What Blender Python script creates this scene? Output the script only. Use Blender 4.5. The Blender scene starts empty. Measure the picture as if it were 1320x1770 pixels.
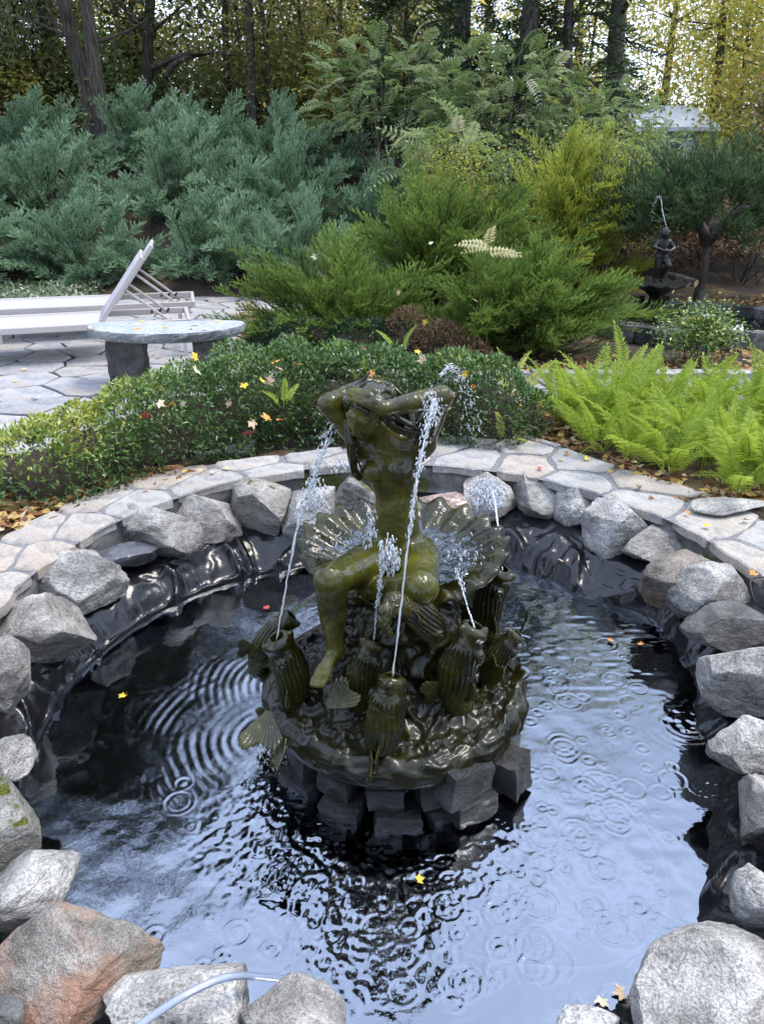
import bpy, bmesh, math, random
import numpy as np
from mathutils import Vector, Matrix, Euler
R_ = math.radians
rng = np.random.default_rng(7)
random.seed(7)
sc = bpy.context.scene
col = sc.collection
# ------------------------------------------------------------------ camera
FPX, PITCH, CAMH = 1330.0, R_(25.0), 1.65          # focal length in photograph pixels, tilt, eye height
cd = bpy.data.cameras.new('camera'); cam = bpy.data.objects.new('camera', cd); col.objects.link(cam)
cd.sensor_fit = 'VERTICAL'; cd.sensor_height = 24.0; cd.lens = FPX / 1770.0 * 24.0
cd.clip_start = 0.05; cd.clip_end = 1500
cam.location = (0, 0, CAMH); cam.rotation_euler = (R_(90) - PITCH, 0, 0)
sc.camera = cam
# ------------------------------------------------------------------ sky and sun
SUN_EL, SUN_AZ = R_(64), R_(84)                    # azimuth clockwise from +Y: high, to the right of the pond
w = bpy.data.worlds.new('World'); sc.world = w; w.use_nodes = True
nt = w.node_tree; nt.nodes.clear()
out = nt.nodes.new('ShaderNodeOutputWorld'); bg = nt.nodes.new('ShaderNodeBackground')
sky = nt.nodes.new('ShaderNodeTexSky'); sky.sky_type = 'NISHITA'; sky.sun_disc = False
sky.sun_elevation = SUN_EL; sky.sun_rotation = SUN_AZ; sky.air_density = 1.0; sky.dust_density = 1.5; sky.ozone_density = 2.0
tc = nt.nodes.new('ShaderNodeTexCoord'); mp = nt.nodes.new('ShaderNodeMapping'); mp.inputs['Scale'].default_value = (1.0, 1.0, 2.2)
ns = nt.nodes.new('ShaderNodeTexNoise'); ns.inputs['Scale'].default_value = 2.3; ns.inputs['Detail'].default_value = 7; ns.inputs['Roughness'].default_value = 0.58
rp = nt.nodes.new('ShaderNodeValToRGB'); rp.color_ramp.elements[0].position = 0.34; rp.color_ramp.elements[1].position = 0.66
rp.color_ramp.elements[0].color = (0.42, 0.42, 0.42, 1)
mx = nt.nodes.new('ShaderNodeMix'); mx.data_type = 'RGBA'
mx.inputs[7].default_value = (6.5, 7.6, 10.4, 1)    # thin bright cloud
for a, b in ((tc.outputs['Generated'], mp.inputs[0]), (mp.outputs[0], ns.inputs['Vector']), (ns.outputs['Fac'], rp.inputs[0]),
             (rp.outputs[0], mx.inputs[0]), (sky.outputs[0], mx.inputs[6]), (mx.outputs[2], bg.inputs[0]), (bg.outputs[0], out.inputs[0])):
    nt.links.new(a, b)
bg.inputs[1].default_value = 0.15
sd = bpy.data.lights.new('sun', 'SUN'); sd.energy = 1.5; sd.angle = R_(20); sd.color = (1.0, 0.94, 0.83)
so = bpy.data.objects.new('sun', sd); col.objects.link(so)
dirv = Vector((math.sin(SUN_AZ) * math.cos(SUN_EL), math.cos(SUN_AZ) * math.cos(SUN_EL), math.sin(SUN_EL)))
so.rotation_euler = dirv.to_track_quat('Z', 'Y').to_euler(); so.location = (0, 0, 30)
sc.view_settings.view_transform = 'Standard'; sc.view_settings.look = 'None'
sc.view_settings.gamma = 1; sc.view_settings.use_curve_mapping = False
sc.view_settings.exposure = 1.2
sc.render.engine = 'CYCLES'
sc.cycles.max_bounces = 8; sc.cycles.transparent_max_bounces = 16; sc.cycles.caustics_reflective = False; sc.cycles.caustics_refractive = False

# ------------------------------------------------------------------ survey helpers: where a sight line meets a plane
def ray(px, py):
    dx, dy = px - 660.0, py - 885.0
    return np.array([dx, FPX * math.cos(PITCH) - dy * math.sin(PITCH), -FPX * math.sin(PITCH) - dy * math.cos(PITCH)])
def U(px, py, z=0.0):                                # on the level z
    d = ray(px, py); t = (z - CAMH) / d[2]
    return np.array([d[0] * t, d[1] * t, z])
def V(px, py, Y):                                    # on the upright plane at distance Y
    d = ray(px, py); t = Y / d[1]
    return np.array([d[0] * t, Y, CAMH + d[2] * t])
def depth(p): return p[1] * math.cos(PITCH) + (CAMH - p[2]) * math.sin(PITCH)

# ------------------------------------------------------------------ mesh helpers
def mesh(name, verts, faces, mat=None, smooth=True, rnd=None):
    """faces: one (m,k) array, or a list of such arrays / python lists"""
    me = bpy.data.meshes.new(name)
    verts = np.asarray(verts, np.float32)
    if isinstance(faces, np.ndarray): faces = [faces]
    if len(faces) and not isinstance(faces[0], np.ndarray):
        tot = np.array([len(f) for f in faces]); idx = np.concatenate([np.asarray(f) for f in faces])
    else:
        tot = np.concatenate([np.full(len(f), f.shape[1]) for f in faces]); idx = np.concatenate([f.ravel() for f in faces])
    me.vertices.add(len(verts)); me.vertices.foreach_set('co', verts.ravel())
    me.loops.add(len(idx)); me.loops.foreach_set('vertex_index', idx.astype(np.int32))
    me.polygons.add(len(tot)); st = np.zeros(len(tot), np.int32); st[1:] = np.cumsum(tot)[:-1]
    me.polygons.foreach_set('loop_start', st); me.polygons.foreach_set('loop_total', tot.astype(np.int32))
    me.polygons.foreach_set('use_smooth', np.full(len(tot), smooth, bool))
    if rnd is not None:
        at = me.attributes.new('rnd', 'FLOAT', 'POINT'); at.data.foreach_set('value', np.asarray(rnd, np.float32))
    if mat is not None: me.materials.append(mat)
    me.update(calc_edges=True); me.validate()
    return me
def link(name, data, parent=None, loc=None, rot=None, scale=None):
    o = bpy.data.objects.new(name, data); col.objects.link(o)
    if parent is not None: o.parent = parent
    if loc is not None: o.location = loc
    if rot is not None: o.rotation_euler = rot
    if scale is not None: o.scale = (scale,) * 3 if np.isscalar(scale) else scale
    return o
def tag(o, label=None, cat=None, group=None, kind=None):
    if label: o['label'] = label
    if cat: o['category'] = cat
    if group: o['group'] = group
    if kind: o['kind'] = kind
    return o
def empty(name, loc, label, cat, group=None, rot=None):
    o = link(name, None, loc=[float(c) for c in loc], rot=rot); o.empty_display_size = 0.1
    return tag(o, label, cat, group)
def copy_tree(o, parent=None):
    c = o.copy(); col.objects.link(c); c.parent = parent
    for ch in list(o.children): copy_tree(ch, c)
    return c
def frame(d, up=(0, 0, 1)):
    """n directions -> n rotation matrices whose columns are (d, side, normal)"""
    d = d / np.linalg.norm(d, axis=1, keepdims=True)
    s = np.cross(np.broadcast_to(np.asarray(up, float), d.shape), d); ln = np.linalg.norm(s, axis=1, keepdims=True)
    s = np.where(ln > 1e-4, s / np.maximum(ln, 1e-4), np.array([1.0, 0, 0]))
    return np.stack([d, s, np.cross(d, s)], axis=2)
def roll(M, a):
    c, s = np.cos(a)[:, None], np.sin(a)[:, None]
    d, y, z = M[:, :, 0], M[:, :, 1], M[:, :, 2]
    return np.stack([d, c * y + s * z, -s * y + c * z], axis=2)
def stamp(T, TF, pos, M, sca, trnd=None, rnd=None):
    """put a template (verts T, faces TF) at n places"""
    n, m = len(pos), len(T)
    sca = np.asarray(sca, float)
    W = np.einsum('nij,mj->nmi', M, T) * (sca[:, None, None] if sca.ndim else sca) + pos[:, None, :]
    Fs = (TF[None] + (np.arange(n) * m)[:, None, None]).reshape(-1, TF.shape[1])
    r = None
    if rnd is not None:
        r = (rnd[:, None] + (0 if trnd is None else trnd[None, :]) + np.zeros((n, m))).ravel()
    return W.reshape(-1, 3), Fs, r
def merge(parts):
    Vs, Fs, Rs, k = [], [], [], 0
    for p in parts:
        Vs.append(p[0]); Fs.append(p[1] + k); k += len(p[0])
        Rs.append(p[2] if len(p) > 2 and p[2] is not None else np.zeros(len(p[0])))
    return np.concatenate(Vs), np.concatenate(Fs), np.concatenate(Rs)
LEAF_T = np.array([[0, 0, 0], [.45, .5, .10], [1, 0, -.06], [.45, -.5, .10]], float); LEAF_F = np.array([[0, 2, 1], [0, 3, 2]])
def leaves(pos, d, L, W, r, up=None):
    """folded two-triangle leaves"""
    n = len(pos); M = roll(frame(d), rng.uniform(-.9, .9, n))
    T = np.broadcast_to(LEAF_T, (n, 4, 3)) * np.stack([L, W, W], 1)[:, None, :]
    Wv = np.einsum('nij,nmj->nmi', M, T) + pos[:, None, :]
    Fs = (LEAF_F[None] + (np.arange(n) * 4)[:, None, None]).reshape(-1, 3)
    return Wv.reshape(-1, 3), Fs, np.repeat(r, 4)
def unit(n, zmin=-1.0):
    z = rng.uniform(zmin, 1, n); a = rng.uniform(0, 2 * math.pi, n); q = np.sqrt(1 - z * z)
    return np.stack([q * np.cos(a), q * np.sin(a), z], 1)
def tube(path, rad, sides=7, close=True):
    path = np.asarray(path, float); n = len(path); rad = np.broadcast_to(np.asarray(rad, float), (n,))
    d = np.gradient(path, axis=0); M = frame(d, (0.31, 0.17, 0.93))
    a = np.linspace(0, 2 * math.pi, sides, endpoint=False)
    ring = np.stack([np.zeros(sides), np.cos(a), np.sin(a)], 1)
    P = np.einsum('nij,mj->nmi', M, ring) * rad[:, None, None] + path[:, None, :]
    i = np.arange(n - 1)[:, None] * sides; j = np.arange(sides)[None]; k = (j + 1) % sides
    Fq = np.stack([i + j, i + k, i + sides + k, i + sides + j], 2).reshape(-1, 4)
    Vv = P.reshape(-1, 3)
    if close:
        Vv = np.concatenate([Vv, path[:1], path[-1:]]); b = n * sides; jj = np.arange(sides); kk = (jj + 1) % sides
        c1 = np.stack([kk, jj, np.full(sides, b), np.full(sides, b)], 1)
        c2 = np.stack([(n - 1) * sides + jj, (n - 1) * sides + kk, np.full(sides, b + 1), np.full(sides, b + 1)], 1)
        tri = np.concatenate([c1[:, :3], c2[:, :3]])
        return Vv, quad2tri(Fq, tri)
    return Vv, quad2tri(Fq)
def quad2tri(Fq, extra=None):
    t = np.concatenate([Fq[:, [0, 1, 2]], Fq[:, [0, 2, 3]]])
    return t if extra is None else np.concatenate([t, extra])
def box(cx, cy, cz, sx, sy, sz, M=None):
    v = np.array([[x, y, z] for x in (-1, 1) for y in (-1, 1) for z in (-1, 1)], float) * np.array([sx, sy, sz]) / 2
    if M is not None: v = v @ np.asarray(M).T
    f = np.array([[0, 1, 3, 2], [4, 6, 7, 5], [0, 4, 5, 1], [2, 3, 7, 6], [0, 2, 6, 4], [1, 5, 7, 3]])
    return v + np.array([cx, cy, cz]), f
def smooth_path(pts, n=40):
    pts = np.asarray(pts, float); k = len(pts)
    P = np.concatenate([[2 * pts[0] - pts[1]], pts, [2 * pts[-1] - pts[-2]]])
    t = np.linspace(0, k - 1 - 1e-6, n); i = t.astype(int); u = (t - i)[:, None]
    a, b, c, d = P[i], P[i + 1], P[i + 2], P[i + 3]
    return 0.5 * (2 * b + (c - a) * u + (2 * a - 5 * b + 4 * c - d) * u ** 2 + (3 * b - a - 3 * c + d) * u ** 3)
# value noise
def _h(i, j, k, s):
    x = (i.astype(np.int64) * 374761393 + j.astype(np.int64) * 668265263 + k.astype(np.int64) * 2147483647 + s * 1274126177) & 0xffffffff
    x = ((x ^ (x >> 13)) * 1274126177) & 0xffffffff
    return ((x ^ (x >> 16)) & 0xffff) / 65535.0
def noise(P, s=0):
    P = np.asarray(P, float); I = np.floor(P).astype(np.int64); f = P - I; f = f * f * (3 - 2 * f)
    i, j, k = I[..., 0], I[..., 1], I[..., 2]; u, v, w_ = f[..., 0], f[..., 1], f[..., 2]
    def L(a, b, t): return a + (b - a) * t
    r = L(L(L(_h(i, j, k, s), _h(i + 1, j, k, s), u), L(_h(i, j + 1, k, s), _h(i + 1, j + 1, k, s), u), v),
          L(L(_h(i, j, k + 1, s), _h(i + 1, j, k + 1, s), u), L(_h(i, j + 1, k + 1, s), _h(i + 1, j + 1, k + 1, s), u), v), w_)
    return r * 2 - 1
def fbm(P, o=4, s=0, g=.5):
    r, a = 0, 1.0
    for q in range(o): r = r + a * noise(P * 2 ** q, s + q * 17); a *= g
    return r
# ---- signed distance shapes and naive surface nets
class SDF:
    def __init__(s, lo, hi, h):
        s.lo = np.asarray(lo, float); s.h = h
        s.n = np.ceil((np.asarray(hi) - s.lo) / h).astype(int) + 1
        s.S = np.full(tuple(s.n), 1.0, np.float32)
    def _blk(s, a, b):
        i0 = np.clip(((a - s.lo) / s.h).astype(int), 0, s.n - 1); i1 = np.clip(((b - s.lo) / s.h).astype(int) + 2, 1, s.n)
        g = np.meshgrid(*[s.lo[q] + s.h * np.arange(i0[q], i1[q]) for q in range(3)], indexing='ij')
        return tuple(slice(i0[q], i1[q]) for q in range(3)), np.stack(g, -1)
    def _put(s, sl, d, k, sub=False):
        a = s.S[sl]
        if sub:
            h_ = np.maximum(k - np.abs(a + d), 0) / k; s.S[sl] = np.maximum(a, -d) + h_ * h_ * k / 4
        else:
            h_ = np.maximum(k - np.abs(a - d), 0) / k; s.S[sl] = np.minimum(a, d) - h_ * h_ * k / 4
    def cone(s, a, b, ra, rb, k=.015, sub=False):
        a, b = np.asarray(a, float), np.asarray(b, float); m = max(ra, rb) + k + .03
        sl, P = s._blk(np.minimum(a, b) - m, np.maximum(a, b) + m)
        ab = b - a; t = np.clip(((P - a) @ ab) / max(ab @ ab, 1e-9), 0, 1)
        s._put(sl, np.linalg.norm(P - a - t[..., None] * ab, axis=-1) - (ra + (rb - ra) * t), k, sub)
    def chain(s, pts, rad, k=.015):
        pts = [np.asarray(p, float) for p in pts]; m = max(rad) + k + .03
        sl, P = s._blk(np.min(pts, 0) - m, np.max(pts, 0) + m); D = None
        for a, b, ra, rb in zip(pts[:-1], pts[1:], rad[:-1], rad[1:]):
            ab = b - a; t = np.clip(((P - a) @ ab) / max(ab @ ab, 1e-9), 0, 1)
            d = np.linalg.norm(P - a - t[..., None] * ab, axis=-1) - (ra + (rb - ra) * t)
            D = d if D is None else np.minimum(D, d)
        s._put(sl, D, k)
    def ell(s, c, r, k=.015, M=None, sub=False):
        c, r = np.asarray(c, float), np.asarray(r, float); m = r.max() + k + .03
        sl, P = s._blk(c - m, c + m); Q = P - c
        if M is not None: Q = Q @ np.asarray(M)
        q = np.linalg.norm(Q / r, axis=-1); g = np.linalg.norm(Q / (r * r), axis=-1)
        s._put(sl, q * (q - 1) / np.maximum(g, 1e-6), k, sub)
    def torus(s, c, ax, R, r, k=.01):
        c, ax = np.asarray(c, float), np.asarray(ax, float); ax = ax / np.linalg.norm(ax); m = R + r + k + .02
        sl, P = s._blk(c - m, c + m); Q = P - c; z = Q @ ax
        q = np.sqrt(np.maximum((Q ** 2).sum(-1) - z * z, 0)) - R
        s._put(sl, np.sqrt(q * q + z * z) - r, k)
    def grid(s):
        return np.stack(np.meshgrid(*[s.lo[q] + s.h * np.arange(s.n[q]) for q in range(3)], indexing='ij'), -1)
    def mesh(s):
        S = s.S; n = s.n; neg = S < 0
        acc = np.zeros(tuple(n - 1) + (3,), np.float32); cnt = np.zeros(tuple(n - 1), np.float32)
        rngs = [(0, 1)] * 3
        for ax in range(3):
            o = [q for q in range(3) if q != ax]
            for da in (0, 1):
                for db in (0, 1):
                    s0 = [slice(None)] * 3; s1 = [slice(None)] * 3
                    s0[ax] = slice(0, n[ax] - 1); s1[ax] = slice(1, n[ax])
                    for q, dd in ((o[0], da), (o[1], db)):
                        s0[q] = slice(dd, n[q] - 1 + dd); s1[q] = s0[q]
                    A, B = S[tuple(s0)], S[tuple(s1)]
                    cr = (A < 0) != (B < 0)
                    t = np.where(cr, A / np.where(cr, A - B, 1), 0)
                    acc[..., ax] += t * cr; acc[..., o[0]] += da * cr; acc[..., o[1]] += db * cr; cnt += cr
        act = cnt > 0; idx = np.full(act.shape, -1, np.int64); idx[act] = np.arange(act.sum())
        Vv = (np.argwhere(act) + acc[act] / cnt[act][:, None]) * s.h + s.lo
        Fq = []
        for ax in range(3):
            a, b = [(1, 2), (2, 0), (0, 1)][ax]
            s0 = [slice(1, n[q] - 1) for q in range(3)]; s1 = list(s0)
            s0[ax] = slice(0, n[ax] - 1); s1[ax] = slice(1, n[ax])
            A, B = neg[tuple(s0)], neg[tuple(s1)]
            for flag in (True, False):
                pos = np.argwhere((A != B) & (A == flag))
                if len(pos) == 0: continue
                off = np.ones(3, int); off[ax] = 0; p = pos + off
                def at(da, db):
                    q = p.copy(); q[:, a] -= da; q[:, b] -= db
                    return idx[q[:, 0], q[:, 1], q[:, 2]]
                f = np.stack([at(1, 1), at(0, 1), at(0, 0), at(1, 0)], 1)
                Fq.append(f if flag else f[:, ::-1])
        return Vv, np.concatenate(Fq)
# ------------------------------------------------------------------ materials
def new_mat(name):
    m = bpy.data.materials.new(name); m.use_nodes = True; t = m.node_tree
    return m, t, t.nodes['Principled BSDF']
def nd(t, typ, **kw):
    n = t.nodes.new(typ)
    for k, v in kw.items():
        if k in n.inputs.keys(): n.inputs[k].default_value = v
        else: setattr(n, k, v)
    return n
def ramp(t, src, stops, interp='LINEAR'):
    r = t.nodes.new('ShaderNodeValToRGB'); e = r.color_ramp; e.interpolation = interp
    while len(e.elements) < len(stops): e.elements.new(0.5)
    for el, (p, c) in zip(e.elements, stops):
        el.position = p; el.color = tuple(c) + (1,) if len(c) == 3 else c
    t.links.new(src, r.inputs[0]); return r.outputs[0]
def mixc(t, fac, a, b, mode='MIX'):
    m = t.nodes.new('ShaderNodeMix'); m.data_type = 'RGBA'; m.blend_type = mode
    for s, v in ((0, fac), (6, a), (7, b)):
        if isinstance(v, (int, float)): m.inputs[s].default_value = v
        elif isinstance(v, tuple): m.inputs[s].default_value = v + (1,)
        else: t.links.new(v, m.inputs[s])
    return m.outputs[2]
def mth(t, op, a, b=0.0):
    m = t.nodes.new('ShaderNodeMath'); m.operation = op
    for s, v in ((0, a), (1, b)):
        if isinstance(v, (int, float)): m.inputs[s].default_value = v
        else: t.links.new(v, m.inputs[s])
    return m.outputs[0]
def bump(t, bsdf, h, strength=.4, dist=.02):
    b = nd(t, 'ShaderNodeBump', Strength=strength, Distance=dist); t.links.new(h, b.inputs['Height']); t.links.new(b.outputs[0], bsdf.inputs['Normal'])
def objc(t): return t.nodes.new('ShaderNodeTexCoord').outputs['Object']
def tex(t, vec, scale, detail=5, rough=.55, kind='ShaderNodeTexNoise'):
    n = t.nodes.new(kind)
    if 'Scale' in n.inputs.keys(): n.inputs['Scale'].default_value = scale
    if 'Detail' in n.inputs.keys(): n.inputs['Detail'].default_value = detail
    if 'Roughness' in n.inputs.keys() and kind == 'ShaderNodeTexNoise': n.inputs['Roughness'].default_value = rough
    if vec is not None: t.links.new(vec, n.inputs['Vector'])
    return n
def leaf_mat(name, stops, rough=.5, trans=.35, spec=.4):
    m, t, b = new_mat(name)
    a = nd(t, 'ShaderNodeAttribute', attribute_name='rnd')
    c = ramp(t, a.outputs['Fac'], stops)
    t.links.new(c, b.inputs['Base Color']); b.inputs['Roughness'].default_value = rough; b.inputs['Specular IOR Level'].default_value = spec
    tr = t.nodes.new('ShaderNodeBsdfTranslucent'); t.links.new(c, tr.inputs[0])
    ms = t.nodes.new('ShaderNodeMixShader'); ms.inputs[0].default_value = trans
    t.links.new(b.outputs[0], ms.inputs[1]); t.links.new(tr.outputs[0], ms.inputs[2])
    t.links.new(ms.outputs[0], t.nodes['Material Output'].inputs[0]); return m
def rock_mat(name, a, b2, c, wet=0.0, moss=0.0, scale=9.0, stain=None):
    """speckled granite; a dark, b2 mid, c pale"""
    m, t, b = new_mat(name); oc = objc(t)
    oi = t.nodes.new('ShaderNodeObjectInfo')
    off = nd(t, 'ShaderNodeVectorMath', operation='MULTIPLY_ADD'); t.links.new(oc, off.inputs[0]); sv = t.nodes.new('ShaderNodeCombineXYZ'); sr_ = mth(t, 'ADD', mth(t, 'MULTIPLY', oi.outputs['Random'], .9), .45)
    for q_ in range(3): t.links.new(mth(t, 'MULTIPLY', sr_, (1.0, 1.0, 1.7)[q_]), sv.inputs[q_])
    t.links.new(sv.outputs[0], off.inputs[1])
    cv = t.nodes.new('ShaderNodeCombineXYZ'); t.links.new(mth(t, 'MULTIPLY', oi.outputs['Random'], 37.0), cv.inputs[0]); t.links.new(cv.outputs[0], off.inputs[2])
    v = off.outputs[0]
    big = tex(t, v, scale * .55, 6, .6); fine = tex(t, v, scale * 16, 3, .7); mid = tex(t, v, scale * 3.2, 6, .65)
    sp = tex(t, v, scale * 26, 1, .5, 'ShaderNodeTexVoronoi')
    base = ramp(t, mid.outputs['Fac'], [(.30, a), (.50, b2), (.68, c)])
    base = mixc(t, .68, base, ramp(t, big.outputs['Fac'], [(.32, tuple(x * .75 for x in a)), (.5, b2), (.66, c)]))
    base = mixc(t, .55, base, ramp(t, fine.outputs['Fac'], [(.36, (.18, .18, .18)), (.5, (.92, .92, .92)), (.62, (1.45, 1.45, 1.43))]), 'MULTIPLY')
    base = mixc(t, .4, base, ramp(t, sp.outputs['Distance'], [(.05, (.35, .35, .36)), (.3, (1.08, 1.08, 1.08))]), 'MULTIPLY')
    if stain:
        sn = tex(t, oc, scale * .45, 4, .6); base = mixc(t, ramp(t, sn.outputs['Fac'], [(.46, (0, 0, 0)), (.62, (.75, .75, .75))]), base, stain)
    hue = ramp(t, oi.outputs['Random'], [(0, (.88, .87, .85)), (.5, (1.0, .98, .93)), (1, (.95, .88, .78))])
    base = mixc(t, .7, base, hue, 'MULTIPLY')
    vein = tex(t, v, scale * .45, 3, .55, 'ShaderNodeTexNoise'); vein.inputs['Distortion'].default_value = .8
    crack = ramp(t, vein.outputs['Fac'], [(.484, (1, 1, 1)), (.5, (.22, .21, .20)), (.516, (1, 1, 1))])
    base = mixc(t, .35, base, crack, 'MULTIPLY')
    if moss > 0:
        g = t.nodes.new('ShaderNodeNewGeometry'); sx = t.nodes.new('ShaderNodeSeparateXYZ'); t.links.new(g.outputs['Normal'], sx.inputs[0])
        mn = tex(t, v, scale * 1.3, 5, .6)
        f = mth(t, 'ADD', mth(t, 'MULTIPLY', sx.outputs[2], .22), mn.outputs['Fac'])
        f = ramp(t, f, [(.80 - .26 * moss, (0, 0, 0)), (.90 - .26 * moss, (1, 1, 1))])
        mc = ramp(t, fine.outputs['Fac'], [(.35, (.035, .05, .006)), (.65, (.16, .17, .02))])
        base = mixc(t, f, base, mc)
    t.links.new(base, b.inputs['Base Color'])
    b.inputs['Roughness'].default_value = .75 - .5 * wet; b.inputs['Specular IOR Level'].default_value = .35 + .4 * wet
    if wet: b.inputs['Coat Weight'].default_value = .7 * wet; b.inputs['Coat Roughness'].default_value = .12
    hh = mth(t, 'ADD', mth(t, 'MULTIPLY', mid.outputs['Fac'], 1.0), mth(t, 'MULTIPLY', fine.outputs['Fac'], .35))
    hh = mth(t, 'ADD', hh, mth(t, 'MULTIPLY', crack, .12))
    bump(t, b, hh, 1.0, .03); return m
def plain(name, c, rough=.5, metal=0.0, nscale=30, var=.2, bmp=.1, coat=0.0, spec=.5):
    m, t, b = new_mat(name); n = tex(t, objc(t), nscale, 5)
    cc = ramp(t, n.outputs['Fac'], [(.3, tuple(x * (1 - var) for x in c)), (.7, tuple(min(1, x * (1 + var)) for x in c))])
    t.links.new(cc, b.inputs['Base Color']); b.inputs['Roughness'].default_value = rough; b.inputs['Metallic'].default_value = metal
    b.inputs['Coat Weight'].default_value = coat; b.inputs['Coat Roughness'].default_value = .05; b.inputs['Specular IOR Level'].default_value = spec
    if bmp: bump(t, b, n.outputs['Fac'], bmp, .01)
    return m
def stone_mat(name, cols, scale=6, rough=.7, bmp=.5, stains=True):
    """flagstones: hue per stone from its object's random number"""
    m, t, b = new_mat(name); oc = objc(t); oi = t.nodes.new('ShaderNodeObjectInfo')
    k = len(cols); base = ramp(t, oi.outputs['Random'], [(i / max(k - 1, 1), c) for i, c in enumerate(cols)])
    n1 = tex(t, oc, scale, 6, .62); n2 = tex(t, oc, scale * 7, 4, .7)
    base = mixc(t, .75, base, ramp(t, n1.outputs['Fac'], [(.28, (.30, .29, .28)), (.48, (.92, .91, .90)), (.72, (1.35, 1.31, 1.22))]), 'MULTIPLY')
    base = mixc(t, .5, base, ramp(t, n2.outputs['Fac'], [(.35, (.5, .5, .5)), (.6, (1.15, 1.15, 1.15))]), 'MULTIPLY')
    if stains:
        n3 = tex(t, oc, scale * .5, 3, .6); base = mixc(t, ramp(t, n3.outputs['Fac'], [(.54, (0, 0, 0)), (.70, (.5, .5, .5))]), base, (.29, .20, .13))
    t.links.new(base, b.inputs['Base Color']); b.inputs['Roughness'].default_value = rough
    bump(t, b, mth(t, 'ADD', n1.outputs['Fac'], mth(t, 'MULTIPLY', n2.outputs['Fac'], .3)), bmp, .012); return m

M = {}
M['rock'] = rock_mat('granite', (.07, .069, .066), (.34, .332, .313), (.72, .70, .665))
M['rock_pale'] = rock_mat('pale_granite', (.13, .128, .12), (.48, .465, .44), (.84, .82, .78))
M['rock_moss'] = rock_mat('mossy_granite', (.09, .09, .085), (.28, .28, .26), (.52, .51, .48), moss=.62)
M['rock_spotmoss'] = rock_mat('spot_moss_granite', (.12, .12, .12), (.37, .36, .34), (.72, .70, .66), moss=.16)
M['rock_wet'] = rock_mat('wet_slate', (.025, .027, .03), (.075, .08, .09), (.16, .17, .19), wet=.9)
M['rock_darkwet'] = rock_mat('wet_granite', (.03, .03, .03), (.11, .11, .11), (.28, .28, .27), wet=.55)
M['rock_pink'] = rock_mat('pink_granite', (.12, .11, .10), (.36, .34, .31), (.62, .60, .56), stain=(.52, .27, .17))
M['rock_brown'] = rock_mat('brown_granite', (.09, .08, .07), (.27, .245, .215), (.48, .45, .40), stain=(.33, .23, .16))
M['flat_pink'] = rock_mat('wet_pink_slab', (.16, .10, .08), (.38, .27, .22), (.55, .45, .40), wet=.5)
M['plinth'] = rock_mat('wet_plinth_granite', (.006, .006, .006), (.022, .022, .021), (.065, .065, .06), wet=.5)
M['plinth_dry'] = rock_mat('plinth_granite', (.012, .012, .012), (.042, .043, .043), (.12, .123, .123), wet=.3)
M['patio'] = stone_mat('bluestone', [(.32, .325, .34), (.38, .38, .385), (.34, .33, .32), (.41, .40, .39), (.29, .305, .33)], 5, .55, .4, True)
M['path'] = stone_mat('grey_bluestone', [(.22, .23, .25), (.28, .29, .30), (.25, .25, .26)], 5, .6, .4, True)
M['coping'] = stone_mat('sandstone', [(.37, .355, .325), (.39, .35, .305), (.35, .345, .33), (.42, .40, .365), (.39, .34, .285), (.33, .33, .325), (.41, .39, .36)], 9, .7, .9, True)
M['mortar'] = plain('mortar', (.17, .17, .175), .9, nscale=60, var=.35, bmp=.4)
M['joint'] = plain('patio_joint', (.055, .05, .04), .95, nscale=40, var=.5, bmp=.5)
def wall_mat():
    m, t, b = new_mat('pond_wall_stone'); oc = objc(t)
    n = tex(t, oc, 9, 6, .65); k = tex(t, oc, 3.2, 4, .6); f = tex(t, oc, 70, 3, .7)
    c = ramp(t, n.outputs['Fac'], [(.3, (.05, .05, .05)), (.5, (.13, .13, .125)), (.7, (.24, .235, .22))])
    c = mixc(t, ramp(t, k.outputs['Fac'], [(.52, (0, 0, 0)), (.60, (1, 1, 1))]), c, ramp(t, f.outputs['Fac'], [(.35, (.02, .03, .004)), (.65, (.10, .11, .015))]))
    t.links.new(c, b.inputs['Base Color']); b.inputs['Roughness'].default_value = .85; bump(t, b, n.outputs['Fac'], .7, .02); return m
M['wall'] = wall_mat()
def ground_mat():
    m, t, b = new_mat('leaf_mould'); oc = objc(t)
    n = tex(t, oc, 1.2, 6, .65); v = tex(t, oc, 16, 1, .5, 'ShaderNodeTexVoronoi'); f = tex(t, oc, 40, 4, .7)
    c = ramp(t, f.outputs['Fac'], [(.3, (.018, .014, .01)), (.55, (.06, .043, .028)), (.72, (.12, .085, .05))])
    c = mixc(t, ramp(t, n.outputs['Fac'], [(.5, (0, 0, 0)), (.62, (.7, .7, .7))]), c, ramp(t, v.outputs['Color'], [(.2, (.05, .03, .018)), (.5, (.17, .10, .05)), (.8, (.28, .19, .08))]))
    t.links.new(c, b.inputs['Base Color']); b.inputs['Roughness'].default_value = .95; bump(t, b, f.outputs['Fac'], .8, .04); return m
M['ground'] = ground_mat()
def liner_mat():
    m, t, b = new_mat('black_pond_liner'); oc = objc(t); n = tex(t, oc, 6, 5, .6); f = tex(t, oc, 26, 4, .6)
    c = ramp(t, n.outputs['Fac'], [(.35, (.006, .006, .007)), (.62, (.012, .0125, .014)), (.75, (.035, .036, .034))])
    t.links.new(c, b.inputs['Base Color']); t.links.new(ramp(t, f.outputs['Fac'], [(.3, (.10, .10, .10)), (.7, (.28, .28, .28))]), b.inputs['Roughness'])
    b.inputs['IOR'].default_value = 1.36; b.inputs['Coat Weight'].default_value = .2; b.inputs['Coat Roughness'].default_value = .03
    bump(t, b, mth(t, 'ADD', n.outputs['Fac'], mth(t, 'MULTIPLY', f.outputs['Fac'], .10)), .35, .03); return m
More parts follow.
